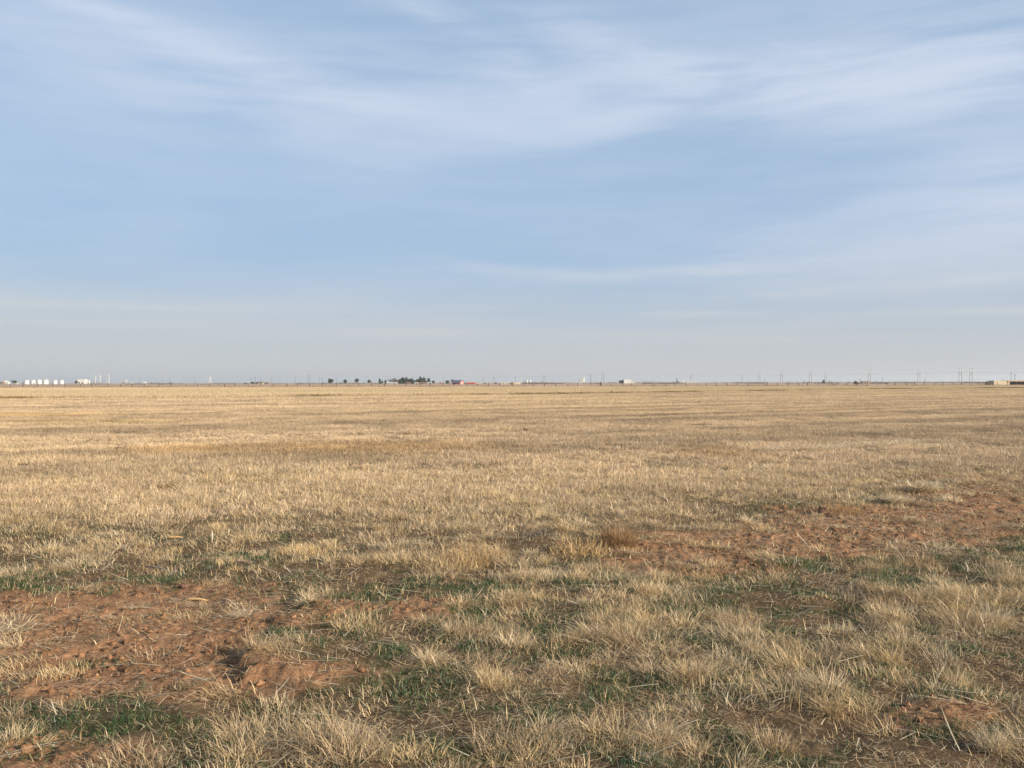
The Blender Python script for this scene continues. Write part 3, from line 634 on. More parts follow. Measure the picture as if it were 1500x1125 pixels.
B('shed', 'small red shed between the evergreens and the blue roofed barn', 'shed', 643, 646.4, 560.3, 1000, 'red', 'roof', 'gable_end', 4, ((D, 0, 1, .02, .6),))
def barn():                                 # ridge runs away to the left, gable to the right: turned so that both show
    d = 800; x = at(671, d)
    t = thing('barn', x, d, 'red barn with a long blue metal roof', 'barn')
    hw, dp, hw_, h = 4.2, 3.1, 1.75, zat(671, 556.9, d)
    MB().prismx([(-dp, 0), (dp, 0), (dp, hw_), (0, h - .1), (-dp, hw_)], -hw, hw).build('wall', W['red'], t)
    k = (h - hw_) / dp; e = .35
    MB().prismx([(-dp - e, hw_ - e * k + .02), (0, h), (dp + e, hw_ - e * k + .02), (dp + e, hw_ - e * k + .16), (0, h + .14), (-dp - e, hw_ - e * k + .16)], -hw - .25, hw + .25).build('roof', W['blue'], t)
    MB().box(hw - .02, hw + .08, -1.0, 1.0, 0, 1.6).build('door', W['white'], t)
    MB().box(-2, -.4, -dp - .08, -dp + .02, 0, 1.4).build('door', W['dark'], t)
    t.rotation_euler.z = R(-30)
barn()
B('lean_to', 'low bright red lean-to at the right side of the blue roofed barn', 'shed', 684, 697, 560.9, 800, 'red', 'red', 'gable_side', 4, ((D, -.3, 1.6, .02, .8), (D, .4, 1.6, .02, .8)))
def van(px, d, label, grp='white vehicles parked near the red barn', s=1.0, color='white'):
    t = thing('parked_van', at(px, d), d, label, 'van', grp)
    MB().prism([(-2.4 * s, .4), (2.4 * s, .4), (2.4 * s, 1.1), (1.9 * s, 1.25), (1.35 * s, 2.0), (-2.3 * s, 2.1), (-2.4 * s, 1.9)], -.95, .95).build('body', W[color], t)
    MB().box(-2.0 * s, 1.2 * s, -.98, -.953, 1.3, 1.8).build('window', W['glass'], t)
    for sx in (-1.5, 1.5):
        for sy in (-.85, .85): MB().tube([(sx * s, sy - .1, .36), (sx * s, sy + .1, .36)], .36, 12).build('wheel', W['dark'], t)
    return t
van(698.2, 840, 'white van parked at the right end of the red lean-to')
van(702.3, 850, 'white van standing further right of the red lean-to, beside the first van')
van(50.6, 1450, 'low white truck in front of the second white tank from the left', 'vehicles at the tank yard')
B('farm_house', 'low tan house left of the dark red truck shed', 'house', 735, 741, 560.6, 850, 'cream', 'tan', 'gable_side', 6, ((D, 0, 1, .02, .8),))
B('small_building', 'small white building left of the brown red shed', 'building', 742.5, 746, 561.2, 800, 'white', 'white', 'gable_side', 4, ((D, 0, 1, .02, .8),))
B('shed', 'dark brown red shed between two white buildings mid horizon', 'shed', 746.5, 752, 560.0, 700, 'brown', 'brown', 'gable_end', 4, ((D, 0, 1.2, .02, .7),))
B('mobile_home', 'long low cream mobile home right of the brown red shed', 'building', 753, 763, 561.0, 850, 'cream', 'white', 'flat', 4, ((Wn, -.5, .9, .4, .8), (Wn, .4, .9, .4, .8)))
B('shed', 'dark shed with a black opening left of the low tan house', 'shed', 724.4, 728, 560.4, 900, 'brown', 'roof', 'flat', 4, ((D, 0, 1.4, .02, .8),))
B('factory', 'white factory hall with its shaded left part painted dark', 'factory', 914, 924.8, 556.0, 1500, 'white', 'white', 'flat', 10, ((Wn, .3, 1.6, .3, .5),))
B('shaded_annex', 'annex at the left of the white factory hall, its shade painted dark', 'annex', 907.5, 913.7, 556.6, 1505, 'dark', 'white', 'flat', 8, ((D, 0, 3.5, .02, .7),))  # dark wall colour stands in for shade on the hall's left facade
B('small_building', 'low white annex at the right of the white factory hall', 'building', 925.4, 929, 558.8, 1500, 'white', 'white', 'flat', 6, ((D, 0, 1, .02, .5),))
B('factory', 'hazy grey roofed hall behind the white factory', 'factory', 921, 931, 555.4, 2300, 'grey', 'grey', 'gable_side', 12, ((D, 0, 3, .02, .4),))
for a, b_, tp, lb in [(935.6, 937.6, 558.8, 'tiny white shed right of the factory group'), (943.5, 948.5, 557.6, 'hazy grey low building below the pale bar right of the factory'),
                      (998.8, 1003, 557.4, 'cream building right of the dark derrick'), (1006, 1008.6, 558.2, 'tiny white building second right of the dark derrick'),
                      (1011.6, 1014.6, 558.0, 'small white building below the twin poles'), (1017.5, 1020.5, 558.4, 'rightmost small white building of the derrick row')]:
    k = 'grey' if 'grey' in lb else 'white'
    B('small_building', lb, 'building', a, b_, tp, 1900, k, k, 'gable_side', 6, ((D, 0, 1.2, .02, .6),), group='small buildings on the middle right horizon')
B('farm_building', 'low brownish barn with a darker roof in front of tall twin poles', 'barn', 1264, 1274, 558.4, 900, 'tan', 'brown', 'gable_side', 6, ((D, -.4, 1.5, .02, .7), (D, .3, 1.5, .02, .7)))
def elevator():
    d = 2600; t = thing('grain_elevator', at(852.5, d), d, 'tall hazy concrete grain elevator standing alone on the horizon', 'grain elevator'); h = zat(852, 552.7, d)
    MB().box(-7.5, 1.0, 0, 10, 0, h - 1).build('elevator_block', W['grey'], t)  # grey colour stands in for the elevator's shaded left side
    for i in range(2): MB().tube([(3.0 + i * 3.4, 3, 0), (3.0 + i * 3.4, 3, h)], 1.75, 18).build('silo', W['white'], t)  # white colour stands in for the sunlit right side
    MB().box(-5, -1, 3, 7, h - 1, h + 1.3).build('head_house', W['grey'], t)
elevator()
def stack(px, top, d, r, label, name='smoke_stack'):
    h = zat(px, top, d); t = thing(name, at(px, d), d, label, 'chimney', 'chimneys on the horizon')
    MB().tube([(0, 0, 0), (0, 0, h)], [r * 1.15, r * .9], 16).build('shaft', W['white'], t)
    MB().tube([(0, 0, h * .985), (0, 0, h)], r * 1.05, 16).build('rim', W['steel'], t)
    MB().tube([(0, 0, h * .6), (0, 0, h * .62)], r * 1.5, 16).build('platform', W['steel'], t)
stack(140, 549.0, 3000, 1.1, 'leftmost of the three white smoke stacks left of the grey block')
stack(146.6, 548.8, 3000, 1.2, 'middle of the three white smoke stacks left of the grey block')
stack(159.6, 548.6, 3000, 1.0, 'right and slimmest of the three white smoke stacks')
stack(763.5, 552.6, 2400, .7, 'single white stack left of two white domes')
def plant_frame(px, w, top, d, label):
    t = thing('pipe_rack', at(px, d), d, label, 'industrial frame', 'steel frames of the plant'); h = zat(px, top, d)
    m = MB(); 
    for sx in (-w / 2, 0, w / 2):
        for sy in (0, 4): m.tube([(sx, sy, 0), (sx, sy, h)], .35, 6)
    for z in (.35, .65, .97): m.box(-w / 2, w / 2, -.3, 4.3, h * z - .3, h * z)
    m.build('frame', W['grey'], t)
    MB().tube([(-w / 3, 2, 0), (-w / 3, 2, h * .8)], 1.2, 12).build('vessel', W['grey'], t); MB().tube([(w / 4, 2, 0), (w / 4, 2, h * .6)], 1.5, 12).build('vessel', W['steel'], t)
plant_frame(136.5, 14, 557.0, 2950, 'grey steel frame at the foot of the leftmost smoke stack')
plant_frame(144, 14, 556.6, 2950, 'grey steel frame between the left and middle smoke stacks')
plant_frame(153, 16, 557.0, 2950, 'grey steel frame between the middle and right smoke stacks')
def dome(px0, px1, top, d, label):
    r = (px1 - px0) / F * d / 2; h = zat(px0, top, d); t = thing('domed_tank', at((px0 + px1) / 2, d), d, label, 'storage tank', 'domed tanks right of the single stack')
    MB().tube([(0, 0, 0), (0, 0, h * .7)], r, 20).build('tank_shell', W['white'], t)
    MB().tube([(0, 0, h * .7), (0, 0, h * .86), (0, 0, h * .96), (0, 0, h)], [r, r * .8, r * .45, .05], 20).build('dome', W['white'], t)
dome(770.6, 773.2, 556.4, 2400, 'left of the two white domed tanks'); dome(775.2, 778.2, 556.2, 2400, 'right of the two white domed tanks')
def water_tower(px, top, d, wid, label, lattice):
    h = zat(px, top, d); t = thing('water_tower', at(px, d), d, label, 'water tower'); r = wid / F * d / 2
    zt = h * (.72 if not lattice else .80)
    MB().tube([(0, 0, zt), (0, 0, zt + (h - zt) * .25), (0, 0, zt + (h - zt) * .7), (0, 0, h)], [r * .3, r, r, r * .15], 16).build('tank', W['white'], t)
    if lattice:
        for sx in (-1, 1):
            for sy in (-1, 1): MB().tube([(sx * r * 1.1, sy * r * 1.1, 0), (sx * r * .6, sy * r * .6, zt + 1)], .28, 6).build('leg', W['white'], t)
        m = MB()
        for z in (.3, .55): m.box(-r, r, -r, r, zt * z - .2, zt * z + .2)
        m.build('bracing', W['white'], t)
    else: MB().tube([(0, 0, 0), (0, 0, zt)], [r * .25, r * .18], 12).build('stem', W['white'], t)
water_tower(307.8, 552.0, 1900, 2.6, 'white water tower on lattice legs, alone left of the farmhouse', True)
water_tower(969.6, 550.6, 2200, 2.0, 'thin stemmed white water tower right of the factory', False)
water_tower(894, 556.0, 2200, 1.7, 'short white water tower left of the factory hall', False)
def derrick():
    d = 1800; t = thing('derrick', at(991.6, d), d, 'dark derrick with a low dark base right of the thin water tower', 'derrick'); h = zat(991, 553.6, d)
    for sx in (-1, 1):
        for sy in (-1, 1): MB().tube([(sx * 1.6, sy * 1.6, 0), (sx * .4, sy * .4, h)], .3, 6).build('leg', W['rust'], t)
    m = MB()
    for k in range(1, 6): q = 1.6 - 1.2 * k / 6; m.box(-q, q, -q, q, h * k / 6 - .12, h * k / 6 + .12)
    m.build('bracing', W['rust'], t); MB().box(-2, 5, -2, 3, 0, 3).build('base_house', W['dark'], t)
derrick()

# transmission towers and the lines they carry
def h_frame(px, top, label, hh=24.0, grp='twin pole transmission towers on the horizon'):
    d = (hh - EYE) * F / (yh(px) - top); t = thing('transmission_tower', at(px, d), d, label, 'power pylon', grp)
    for sx in (-1, 1): MB().tube([(sx * 2.1, 0, 0), (sx * 2.1, 0, hh)], [.30, .20], 8).build('pole', W['wood'], t)
    MB().box(-5.2, 5.2, -.45, -.21, hh * .80, hh * .80 + .55).build('crossarm', W['crossarm'], t)
    MB().tube([(-2.1, .3, hh * .45), (2.1, .3, hh * .75)], .10, 6).tube([(2.1, .45, hh * .45), (-2.1, .45, hh * .75)], .10, 6).build('brace', W['wood'], t)
    for sx in (-4.9, 0, 4.9): MB().tube([(sx, -.33, hh * .80 - 1.4), (sx, -.33, hh * .80)], .16, 6).build('insulator', W['grey'], t)
    return (at(px, d), d)
TW = [(452.6, 544.0, 'twin pole tower left of the lone round tree'), (723.5, 548, 'twin pole tower right of the blue roofed barn'), (883, 543.5, 'twin pole tower between the grain elevator and the factory'),
      (1012.5, 545, 'twin pole tower above the small white buildings'), (1112, 544.5, 'twin pole tower beside the leaning dark post'), (1187, 543, 'second tall twin pole tower from the low brown barn, leftward'),
      (1273.5, 541, 'twin pole tower directly behind the low brown barn'), (1346, 541, 'twin pole tower midway between the brown barn and the pale crossarm tower'), (1406.7, 538.2, 'tallest twin pole tower with a bright pale crossarm')]
pos = [h_frame(*q) for q in TW]
for q in [(1086.5, 548, 'short twin pole tower right of the white building row'), (1145, 543, 'twin pole tower with wide pale crossarm left of the tall pair'), (1209, 545.2, 'shorter twin pole tower just right of a taller one'),
          (1422.5, 539.2, 'faint twin pole tower just right of the tallest one'), (797, 548, 'faint twin pole tower left of the grain elevator'), (248.5, 551.5, 'faint twin pole tower left of the lattice water tower')]:
    h_frame(*q)
def line(a, b, sag, zs, label):
    t = thing('power_line', a[0], a[1], label, 'power line', 'cables strung between the twin pole towers')
    for off, z in zs:
        pts = []
        for i in range(13):
            f = i / 12; pts.append(((b[0] - a[0]) * f + off * (1 - 0), (b[1] - a[1]) * f, z - sag * 4 * f * (1 - f)))
        MB().tube(pts, .03, 4).build('cable', W['wire'], t)
names = ['the lone round tree tower', 'the barn tower', 'the elevator tower', 'the white building tower', 'the leaning post tower', 'the second tall tower', 'the brown barn tower', 'the midway tower', 'the tallest tower']
for i in range(len(pos) - 1):
    line(pos[i], pos[i + 1], 2.6, ((-4.9, 17.8), (0, 17.8), (4.9, 17.8), (-2.1, 23.9)), 'power cables strung from %s to %s' % (names[i], names[i + 1]))
line(pos[-1], (at(1560, 1250), 1250), 2.6, ((-4.9, 17.8), (0, 17.8), (4.9, 17.8), (-2.1, 23.9)), 'power cables running from the tallest tower out past the tan shed')

def pole(px, top, d, label, r=.14, arm=True, lean=0.0, grp='single utility poles'):
    h = zat(px, top, d); t = thing('utility_pole', at(px, d), d, label, 'utility pole', grp)
    MB().tube([(0, 0, 0), (lean * h, 0, h)], [r, r * .75], 8).build('pole', W['wood'], t)
    if arm: MB().box(lean * h - 1.1, lean * h + 1.1, -r - .12, -r - .01, h - .7, h - .5).build('crossarm', W['wood'], t)
for q in [(368, 552.2, 1100, 'left of three thin poles above the dark farm trees'), (374.2, 552.0, 1100, 'middle of three thin poles above the dark farm trees'), (382, 551.8, 1050, 'darkest thin pole, right above the tan farmhouse'),
          (398, 553, 1100, 'thin pole right of the tan farmhouse'), (432.7, 552, 1100, 'thin pole midway between the farmhouse and the twin pole tower'), (468.3, 552.6, 1200, 'thin pole left in the pair before the lone round tree'),
          (472.7, 553.2, 1200, 'thin pole right in the pair before the lone round tree'), (493.4, 553, 1200, 'thin pole just right of the lone round tree'), (206.4, 553.5, 1300, 'thin pole above the sloping roofed white shed'),
          (285.6, 553.5, 1300, 'thin pole left of the lattice water tower'), (708, 553, 1100, 'thin pole between the red barn and the twin pole tower'), (755, 552.5, 1100, 'left thin pole beside the single white stack'),
          (1292.7, 552.6, 1100, 'thin pole right of the low brown barn'), (1355, 552.8, 1000, 'short thin pole right of the midway twin pole tower'), (650, 552.5, 1200, 'thin pole above the small round tree left of the barn')]:
    pole(*q)
pole(865.3, 547.8, 400, 'dark near pole rising from the fence beside the grain elevator', .10, False)
pole(1119.6, 555.0, 395, 'leaning dark post standing taller than the fence', .09, False, .08)
pole(1481, 545.5, 700, 'left of two dark poles behind the tan shed', .17, True); pole(1486.6, 548, 700, 'right and shorter of two dark poles behind the tan shed', .19, True)

# trees on the horizon
def tree(px0, px1, top, d, label, kind='round', name='tree', grp='trees around the farmsteads', bare=False, seed=0):
    r0 = np.random.default_rng(100 + seed); w = (px1 - px0) / F * d; h = zat(px0, top, d) * 1.06; rx = w / 2 * 1.2
    t = thing(name, at((px0 + px1) / 2, d), d, label, 'tree', grp)
    th = h * (.30 if kind == 'round' else .12)
    m = MB().tube([(0, 0, 0), (.05 * w, 0, th), (0, 0, h * .8)], [h * .030 + .06, h * .022 + .05, .04], 7)
    for k in range(6):
        a = k * 1.05 + seed; z = th + (h - th) * .1 * k * .8
        m.tube([(0, 0, z * .9), (math.cos(a) * rx * .45, math.sin(a) * rx * .45, z + (h - th) * .2), (math.cos(a) * rx * .8, math.sin(a) * rx * .8, z + (h - th) * .35)], [h * .014 + .03, h * .01 + .02, .02], 5)
    m.build('trunk', W['bark'], t)
    n = int(2000 if not bare else 2200)
    nc = 26; cc = []
    while len(cc) < nc:
        u = r0.uniform(-1, 1, 3)
        if kind == 'cone': ok = math.hypot(u[0], u[1]) < 1.1 * math.sqrt(max(0, 1 - ((u[2] + 1) / 2) ** 2.2))
        else: ok = u @ u < .75
        if ok: cc.append(u)
    cc = np.array(cc); k = r0.integers(0, nc, n); P = cc[k] + r0.normal(0, .16, (n, 3)); z0 = h * (.16 if kind == 'round' else .05)
    if px1 - px0 > 10: z0 = h * .1
    P = P * np.array((rx, rx * .9, (h - z0) / 2)) * .92 + np.array((0, 0, z0 + (h - z0) / 2))
    s = r0.uniform(.18, .42, n)[:, None] * (.7 + h / 14) * (1 if not bare else .55)
    a, b_ = r0.normal(0, 1, (n, 3)), r0.normal(0, 1, (n, 3)); a /= np.linalg.norm(a, axis=1)[:, None]; b_ -= (a * b_).sum(1)[:, None] * a; b_ /= np.linalg.norm(b_, axis=1)[:, None]
    V = np.stack([P - a * s, P + b_ * s * .6, P + a * s, P - b_ * s * .6], 1).reshape(-1, 3); T = (np.arange(n)[:, None] * 4 + np.arange(4)[None])
    base = np.array((.15, .12, .085)) if bare else np.array((.060, .076, .044))
    tone = r0.uniform(.65, 1.35, nc)[k]; c = np.repeat(base[None] * tone[:, None] * r0.normal(1, .12, (n, 1)), 4, 0)
    link('crown', new_mesh('crown', V, T, np.clip(c, .01, .6), M_leaf), t)
TR = [(17, 24.4, 557.0, 1500, 'dark spreading tree between the white buildings at far left', 'round', 'tree'), (109.8, 114, 557.8, 1480, 'dark bush against the left side of the white warehouse', 'round', 'tree'),
      (367, 373, 559.4, 1150, 'low dark tree left of the tan farmhouse', 'round', 'tree'), (374, 379, 559.8, 1120, 'low dark tree touching the tan farmhouse', 'round', 'tree'), (357, 362, 560.7, 1150, 'tiny dark bush far left of the tan farmhouse', 'round', 'tree'),
      (480.7, 488, 554.6, 850, 'lone round dark tree with a visible trunk', 'round', 'tree'), (503, 508.4, 556.2, 1100, 'small pale round tree second from the lone tree', 'round', 'tree'), (519.6, 525.8, 555, 1100, 'bigger round tree third from the lone tree', 'round', 'tree'),
      (538.6, 543.2, 556.4, 1150, 'small dark round tree fourth from the lone tree', 'round', 'tree'), (554.8, 558, 555.2, 1150, 'narrow upright tree left of the wide bare tree', 'cone', 'cypress_tree'), (558.8, 561.2, 557.8, 1150, 'very small tree right of the narrow upright tree', 'round', 'tree'),
      (563.6, 566.2, 556.0, 1150, 'thin pale tree at the left side of the wide bare tree', 'cone', 'cypress_tree'), (583.8, 588, 555.0, 1080, 'shorter dark evergreen at the left end of the group', 'cone', 'evergreen_tree'),
      (586, 592.8, 550.6, 1080, 'tallest evergreen of the farm group', 'cone', 'evergreen_tree'), (592.4, 597.6, 552.6, 1070, 'dark evergreen right of the tallest one', 'cone', 'evergreen_tree'), (598, 602, 554.8, 1080, 'small evergreen in the middle of the group', 'round', 'evergreen_tree'),
      (600.6, 605.8, 553.8, 1060, 'evergreen just left of the bright white shed', 'cone', 'evergreen_tree'), (608, 613.6, 555.4, 1060, 'bushy tree right above the bright white shed', 'round', 'tree'),
      (612.6, 618.2, 551.6, 1070, 'tallest evergreen of the right group', 'cone', 'evergreen_tree'), (615, 620.6, 554.6, 1060, 'pale olive tree inside the right evergreen group', 'round', 'tree'), (618.4, 622.8, 552.6, 1070, 'dark evergreen at the right end of the right group', 'cone', 'evergreen_tree'),
      (626, 630, 553.6, 1060, 'small pointed tree above a white shed', 'cone', 'evergreen_tree'), (632.8, 636.8, 557.4, 1060, 'small dark round tree right of the pointed tree', 'round', 'tree'), (652.6, 657.6, 557.2, 1050, 'dark bushy tree left of the blue roofed barn', 'round', 'tree'),
      (1205, 1208, 557, 900, 'small hazy bush below a twin pole tower', 'round', 'tree')]
for i, (a, b_, tp, d, lb, kd, nm) in enumerate(TR): tree(a, b_, tp, d, lb, kd, nm, seed=i)
for i, (a, b_, tp, lb) in enumerate([(583, 589, 557, 'low dark bush under the left end of the evergreens'), (588.5, 594.5, 555.5, 'rounded dark tree filling below the tallest evergreen'), (595.5, 601, 556.2, 'rounded bush between the dark evergreen and the small one'),
                                  (602, 607.5, 556.4, 'low rounded tree left of the bright white shed'), (611, 617, 556.0, 'rounded dark tree under the right evergreen group'), (618.5, 625, 556.6, 'low rounded tree at the right foot of the right group')]):
    tree(a, b_, tp, 1090, lb, seed=40 + i)
tree(568, 583.4, 552.9, 1080, 'wide leafless brown tree left of the evergreens', 'round', 'bare_tree', bare=True, seed=61)
tree(577.5, 584.5, 556.3, 1060, 'low dark leafless tree beneath the wide brown tree', 'round', 'bare_tree', bare=True, seed=62)
tree(660, 666.5, 555.6, 1000, 'grey leafless tree touching the blue roofed barn', 'round', 'bare_tree', bare=True, seed=63)
tree(1251, 1256.5, 558.2, 445, 'brown leafless brush leaning over the fence', 'round', 'bare_bush', 'brush at the fence', bare=True, seed=64)
tree(878.6, 881, 560.2, 400, 'small dark bush at the fence right of the tall dark pole', 'round', 'bare_bush', 'brush at the fence', bare=True, seed=65)

def scrub():
    n = 5200; d = rng.uniform(700, 2600, n); px = rng.uniform(-40, 1560, n); w = sstep(.40, .62, fbm(px, d * .05, 46, 7, 3)) * (.35 + .65 * (px > 740)); px, d = keep(w, px, d); n = len(d)
    m = 9; X = np.repeat(at(px, d), m) + rng.normal(0, 2.2, n * m); Y = np.repeat(d, m) + rng.normal(0, 1.5, n * m); Z = np.abs(rng.normal(0, .85, n * m)) * np.repeat(rng.uniform(.4, 1.3, n), m) + .2
    P = np.stack([X, Y, Z], 1); N = n * m; s = rng.uniform(.35, .8, N)[:, None]
    a, b_ = rng.normal(0, 1, (N, 3)), rng.normal(0, 1, (N, 3)); a /= np.linalg.norm(a, axis=1)[:, None]; b_ -= (a * b_).sum(1)[:, None] * a; b_ /= np.linalg.norm(b_, axis=1)[:, None]
    V = np.stack([P - a * s, P + b_ * s * .6, P + a * s, P - b_ * s * .6], 1).reshape(-1, 3); T = np.arange(N)[:, None] * 4 + np.arange(4)[None]
    c = np.repeat(np.array([(.085, .085, .055), (.13, .10, .07), (.16, .125, .09)])[rng.integers(0, 3, N)], 4, 0)
    tag(link('distant_scrub', new_mesh('distant_scrub', V, T, c, M_leaf)), 'low scrub and dry brush scattered across the plain beyond the fence', 'scrub', kind='stuff')
scrub()
def tan_shed():
    d = 500; t = thing('cattle_shed', at(1456, d), d, 'low tan metal shed with a dark open front at the right edge', 'shed'); L = at(1575, d) - at(1456, d); h = zat(1470, 557.2, d)
    k = at(1479, d) - at(1456, d)
    MB().box(0, k, 0, 6, 0, h - .1).build('closed_wall', W['tan'], t)
    MB().box(k + .003, L, 5.2, 6, 0, h - .3).build('back_wall', W['tan'], t)
    MB().prismx([(-.5, h - .55), (6.3, h - .05), (6.3, h + .15), (-.5, h - .2)], k - 1.2, L + .3).build('roof', W['tan'], t)
    for i in range(12): MB().box(k + .3 + i * (L - k - .6) / 11 - .08, k + .3 + i * (L - k - .6) / 11 + .08, 0, .16, 0, h - .55).build('post', W['wood'], t)
    MB().box(k + .02, L, 5.08, 5.195, 0, h - .45).build('shade_panel', W['dark'], t)  # dark sheet paints the shade inside the open front
tan_shed()
def implement():
    d = 470; t = thing('farm_machine', at(1447, d), d, 'dark farm machine with a sloping arm left of the tan shed', 'farm machine')
    MB().prism([(-.9, .5), (1.2, .5), (1.3, 1.3), (.7, 1.75), (-.3, 1.8), (-.9, 1.4)], -.5, .5).build('body', W['dark'], t)
    for sx in (-.6, .9):
        for sy in (-.65, .65): MB().tube([(sx, sy - .12, .45), (sx, sy + .12, .45)], .45, 14).build('wheel', W['dark'], t)
    MB().tube([(-.5, 0, 1.6), (-3.4, 0, .35)], .13, 8).build('arm', W['rust'], t)
implement()
def downed():
    d = 440; t = thing('fallen_branch', at(1213, d), d, 'dark fallen branch lying along the foot of the fence', 'branch')
    MB().tube([(0, 0, .85), (1.5, .1, .6), (3.2, 0, .35), (4.6, .1, .12)], [.06, .13, .15, .07], 8).tube([(1.5, 0, .6), (2.4, .2, .9)], [.05, .02], 6).tube([(2.8, 0, .4), (3.6, -.2, .75)], [.05, .02], 6).build('limb', W['bark'], t)
downed()

# ------------------------------------------------------------------ single things lying in the foreground
def gnd(px, py):
    d = EYE * F / (py - yh(px)); x = at(px, d); return x, d, float(ground_h(np.array([x]), np.array([d]))[0][0])
W['stick'] = plain('grey_stick', (.16, .13, .11), .85, .2, 40); W['husk'] = plain('dry_husk', (.40, .26, .12), .7, .15, 60); W['stone'] = plain('dark_clod', (.10, .055, .035), .95, .3, 60)
def foreground():
    x, y, z = gnd(250, 843); t = thing('dead_branch', x, y, 'crooked grey dead stick arching over the bare soil at left', 'branch', z=z)
    MB().tube([(-.24, .06, .075), (-.16, .04, .085), (-.08, .02, .075), (-.02, 0, .05), (.02, 0, .0)], [.004, .005, .006, .006, .007], 8).tube([(.02, 0, .0), (.035, 0, .06), (.03, .01, .10)], [.006, .005, .003], 8).build('limb', W['stick'], t, True)
    x, y, z = gnd(310, 795); t = thing('broken_stalk', x, y, 'short broken stalk with an orange dry leaf on top', 'stalk', z=z)
    MB().tube([(0, 0, -.01), (.004, 0, .06), (.0, 0, .12)], [.006, .005, .004], 8).build('stem', W['crossarm'], t, True)
    V, T, C = blades(np.array([0., 0, 0, 0]), np.zeros(4), np.array([.08, .1, .09, .10]), np.array([.09, .07, .06, .05]), np.array([.1, 3.0, 3.6, .5]), np.array([1.3, 1.2, .9, .2]), np.array([1.9, 1.8, 2.0, .5]), np.array([.018, .016, .014, .02]), np.tile(np.array([(.60, .36, .14)]), (4, 1)), 3, .3)
    link('dry_leaf', new_mesh('dry_leaf', V, T, C, M_blade), t)
    for px, py, L, a, lb in [(255, 788, .17, .1, 'orange dry husk lying flat left of the broken stalk'), (285, 876, .19, -.1, 'narrow orange husk lying on bare soil below the grey stick'), (617, 770, .05, 1.2, 'stubby orange husk standing in the pale straw')]:
        x, y, z = gnd(px, py); t = thing('dry_husk', x, y, lb, 'husk', 'orange dry husks', z, a)
        k = .010 if L > .1 else .016
        if L > .1: MB().tube([(-L / 2, 0, .012), (-L / 4, .006, .02), (L / 4, -.004, .022), (L / 2, .004, .012)], [.004, k, k * .9, .003], 8).build('husk', W['husk'], t, True)
        else: MB().tube([(0, 0, 0), (.003, 0, .03), (.008, 0, .065)], [.010, k, .006], 8).build('husk', W['husk'], t, True)
    for px, py, r, lb in [(1206, 753, .07, 'dark brown clod beside the dry tuft on the dirt track'), (267, 862, .035, 'dark clod with a long shadow below the grey stick'), (1215, 757, .035, 'small dark clod right of the bigger one on the track')]:
        x, y, z = gnd(px, py)
        import bmesh
        bm = bmesh.new(); bmesh.ops.create_icosphere(bm, subdivisions=4, radius=r)
        for v in bm.verts:
            q = v.co * (1.0 / r) + Vector((px, 0, 0)); s = 1 + .45 * mnoise.noise(q * 1.3) + .22 * mnoise.noise(q * 3.1) + .12 * mnoise.noise(q * 7)
            v.co *= s; v.co.z *= .75
        me = bpy.data.meshes.new('earth_clod'); bm.to_mesh(me); bm.free(); me.materials.append(W['stone'])
        o = link('earth_clod', me); o.location = (x, y, z + r * .45); tag(o, lb, 'clod', 'dark clods on bare ground')
    # wiry dead shrubs and pale straw heaps
    def wiry(px, py, w, h, n, name, label, cat, cols, lay=False, grp=None, wd=.0035):
        x, y, z = gnd(px, py); o = thing(name, x, y, label, cat, grp, z)
        a = rng.uniform(0, 6.28, n); r = np.sqrt(rng.random(n)) * w * .42; bx, by = np.cos(a) * r, np.sin(a) * r * .8
        if lay: az = rng.normal(.35, .35, n) + np.pi * (rng.random(n) < .25); l0 = rng.normal(1.35, .15, n); l1 = l0 + rng.normal(.2, .2, n); zz_ = rng.random(n) * h; L = rng.uniform(.4, 1, n) * w * .7; bx = bx - w * .25
        else: az = a + rng.normal(0, .8, n); l0 = np.abs(rng.normal(.8, .5, n)); l1 = l0 + rng.normal(.5, .9, n); zz_ = rng.random(n) ** 2 * h * .5 * (1 - (r / (w * .42)) ** 2); L = rng.uniform(.35, 1, n) * h * (1.15 - .5 * r / (w * .42))
        c = np.array(cols)[rng.integers(0, len(cols), n)] * rng.normal(1, .12, (n, 1))
        V, T, C = blades(bx, by, zz_, L, az, l0, l1, rng.uniform(.6, 1.3, n) * wd, np.clip(c, .02, .85), 5, .9, .5, .28)
        link('stems', new_mesh('stems', V, T, C, M_blade), o)
    BR = [(.30, .18, .085), (.38, .24, .12), (.25, .15, .08)]; GO = [(.52, .36, .16), (.58, .42, .22), (.42, .28, .13)]
    wiry(905, 802, .40, .24, 2200, 'dead_shrub', 'rounded wiry brown dead shrub at the end of the dirt track', 'shrub', BR, grp='wiry dead shrubs')
    wiry(848, 812, .70, .22, 600, 'dead_shrub', 'open tangle of golden stems beside the wiry brown shrub', 'shrub', GO + BR[:1], grp='wiry dead shrubs', wd=.005)
    wiry(690, 820, .75, .19, 1500, 'dead_shrub', 'low golden brown tangled shrub left of the dark hollow', 'shrub', GO + BR, grp='wiry dead shrubs')
    wiry(440, 812, .60, .12, 500, 'dead_shrub', 'low golden tangle beside green weeds at left', 'shrub', GO, grp='wiry dead shrubs', wd=.005)
    wiry(1225, 752, .75, .18, 700, 'dead_shrub', 'flat brown shrub between the dark clods and a pale tuft', 'shrub', BR + GO[:1], grp='wiry dead shrubs')
    wiry(795, 790, .30, .12, 500, 'dark_weed', 'small dark weathered weed clump left of the wiry brown shrub', 'weed', [(.07, .06, .055), (.11, .09, .075), (.05, .055, .04)])
    n = 2600; f = rng.random(n); gx = 5.6 + f * 4.5 + rng.normal(0, .10, n); gy = 19.6 + f * 2.7 + rng.normal(0, .13, n) + .18 * np.sin(f * 14)
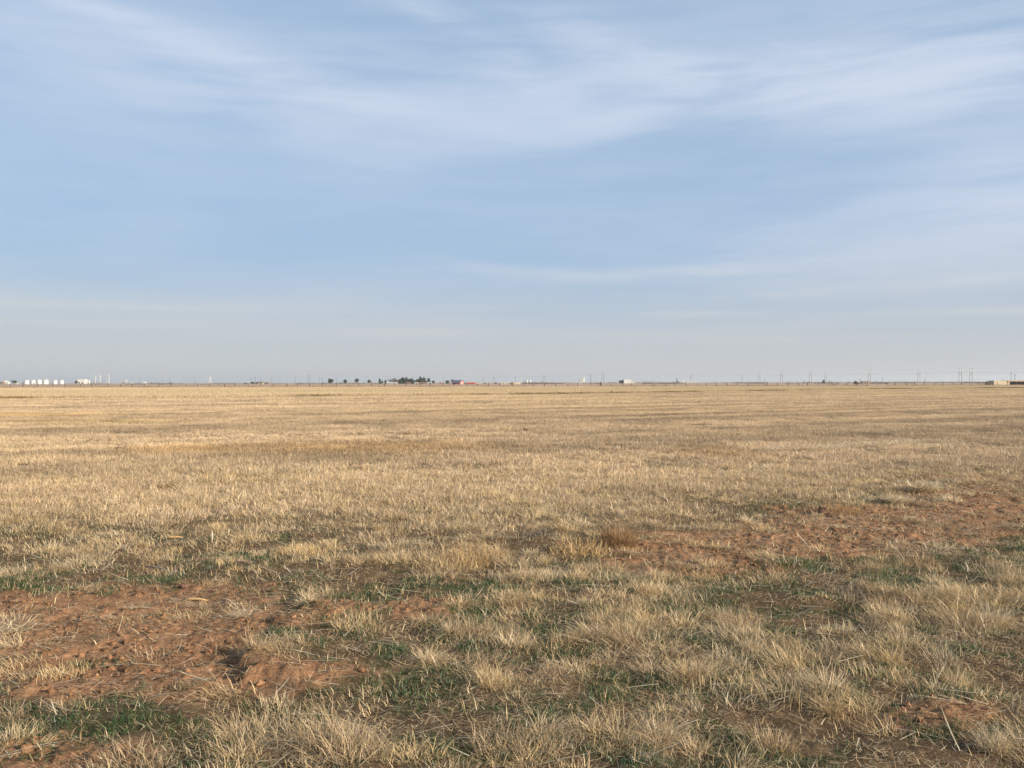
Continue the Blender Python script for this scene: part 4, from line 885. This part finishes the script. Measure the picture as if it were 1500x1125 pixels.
    kk = rng.random(n) < .25 + .75 * sstep(.35, .6, fbm(gx, gy, .6, 88)); gx, gy = gx[kk], gy[kk]; n = len(gx)
    az = rng.normal(.4, .45, n) + np.pi * (rng.random(n) < .3); l0 = rng.normal(1.3, .2, n)
    o = thing('straw_windrow', 7.8, 20.9, 'long thin windrow of bleached straw crossing the stubble at right', 'straw row')
    V, T, C = blades(gx - 7.8, gy - 20.9, ground_h(gx, gy)[0] + rng.uniform(.02, .13, n), rng.uniform(.1, .32, n), az, l0, l0 + rng.normal(.1, .2, n), rng.uniform(.005, .012, n), np.clip(np.array((.66, .52, .34)) * rng.normal(1, .1, (n, 1)), 0, .85), 3, .7, .4, .1)
    link('stems', new_mesh('stems', V, T, C, M_blade), o)
    PA = [(.62, .49, .31), (.50, .38, .23), (.70, .57, .39)]
    wiry(1362, 722, .45, .09, 700, 'straw_heap', 'brightest heap of bleached straw at the head of the dirt track', 'straw heap', PA, True, 'pale straw heaps', .008)
    wiry(1320, 738, .32, .07, 380, 'straw_heap', 'small bleached straw heap on green weeds left of the brightest heap', 'straw heap', PA, True, 'pale straw heaps', .007)
    wiry(365, 905, .26, .03, 120, 'straw_heap', 'flat sheaf of pale straws beside bare red soil', 'straw heap', PA, True, 'pale straw heaps', .004)
    wiry(1390, 735, .40, .12, 380, 'straw_heap', 'upright bleached clump right of the brightest straw heap', 'straw heap', PA, False, 'pale straw heaps', .006)
    wiry(20, 935, .30, .04, 70, 'straw_heap', 'loose sheaf of long pale straws at the left edge', 'straw heap', PA, True, 'pale straw heaps', .004)
foreground()

# ------------------------------------------------------------------ the air
HAZE = 1.1e-4
if HAZE:
    t = MB().box(-17500, 17500, -70, 11600, -1.3, 62)
    m, q = mat_new('air'); v = q.n('ShaderNodeVolumePrincipled'); v.inputs['Color'].default_value = (.86, .90, .95, 1); v.inputs['Density'].default_value = HAZE
    v.inputs['Anisotropy'].default_value = .3
    o = q.n('ShaderNodeOutputMaterial'); q.t.links.new(v.outputs[0], o.inputs['Volume'])
    hz = t.build('haze', m); tag(hz, 'thin dusty air over the whole plain', 'haze', kind='stuff')
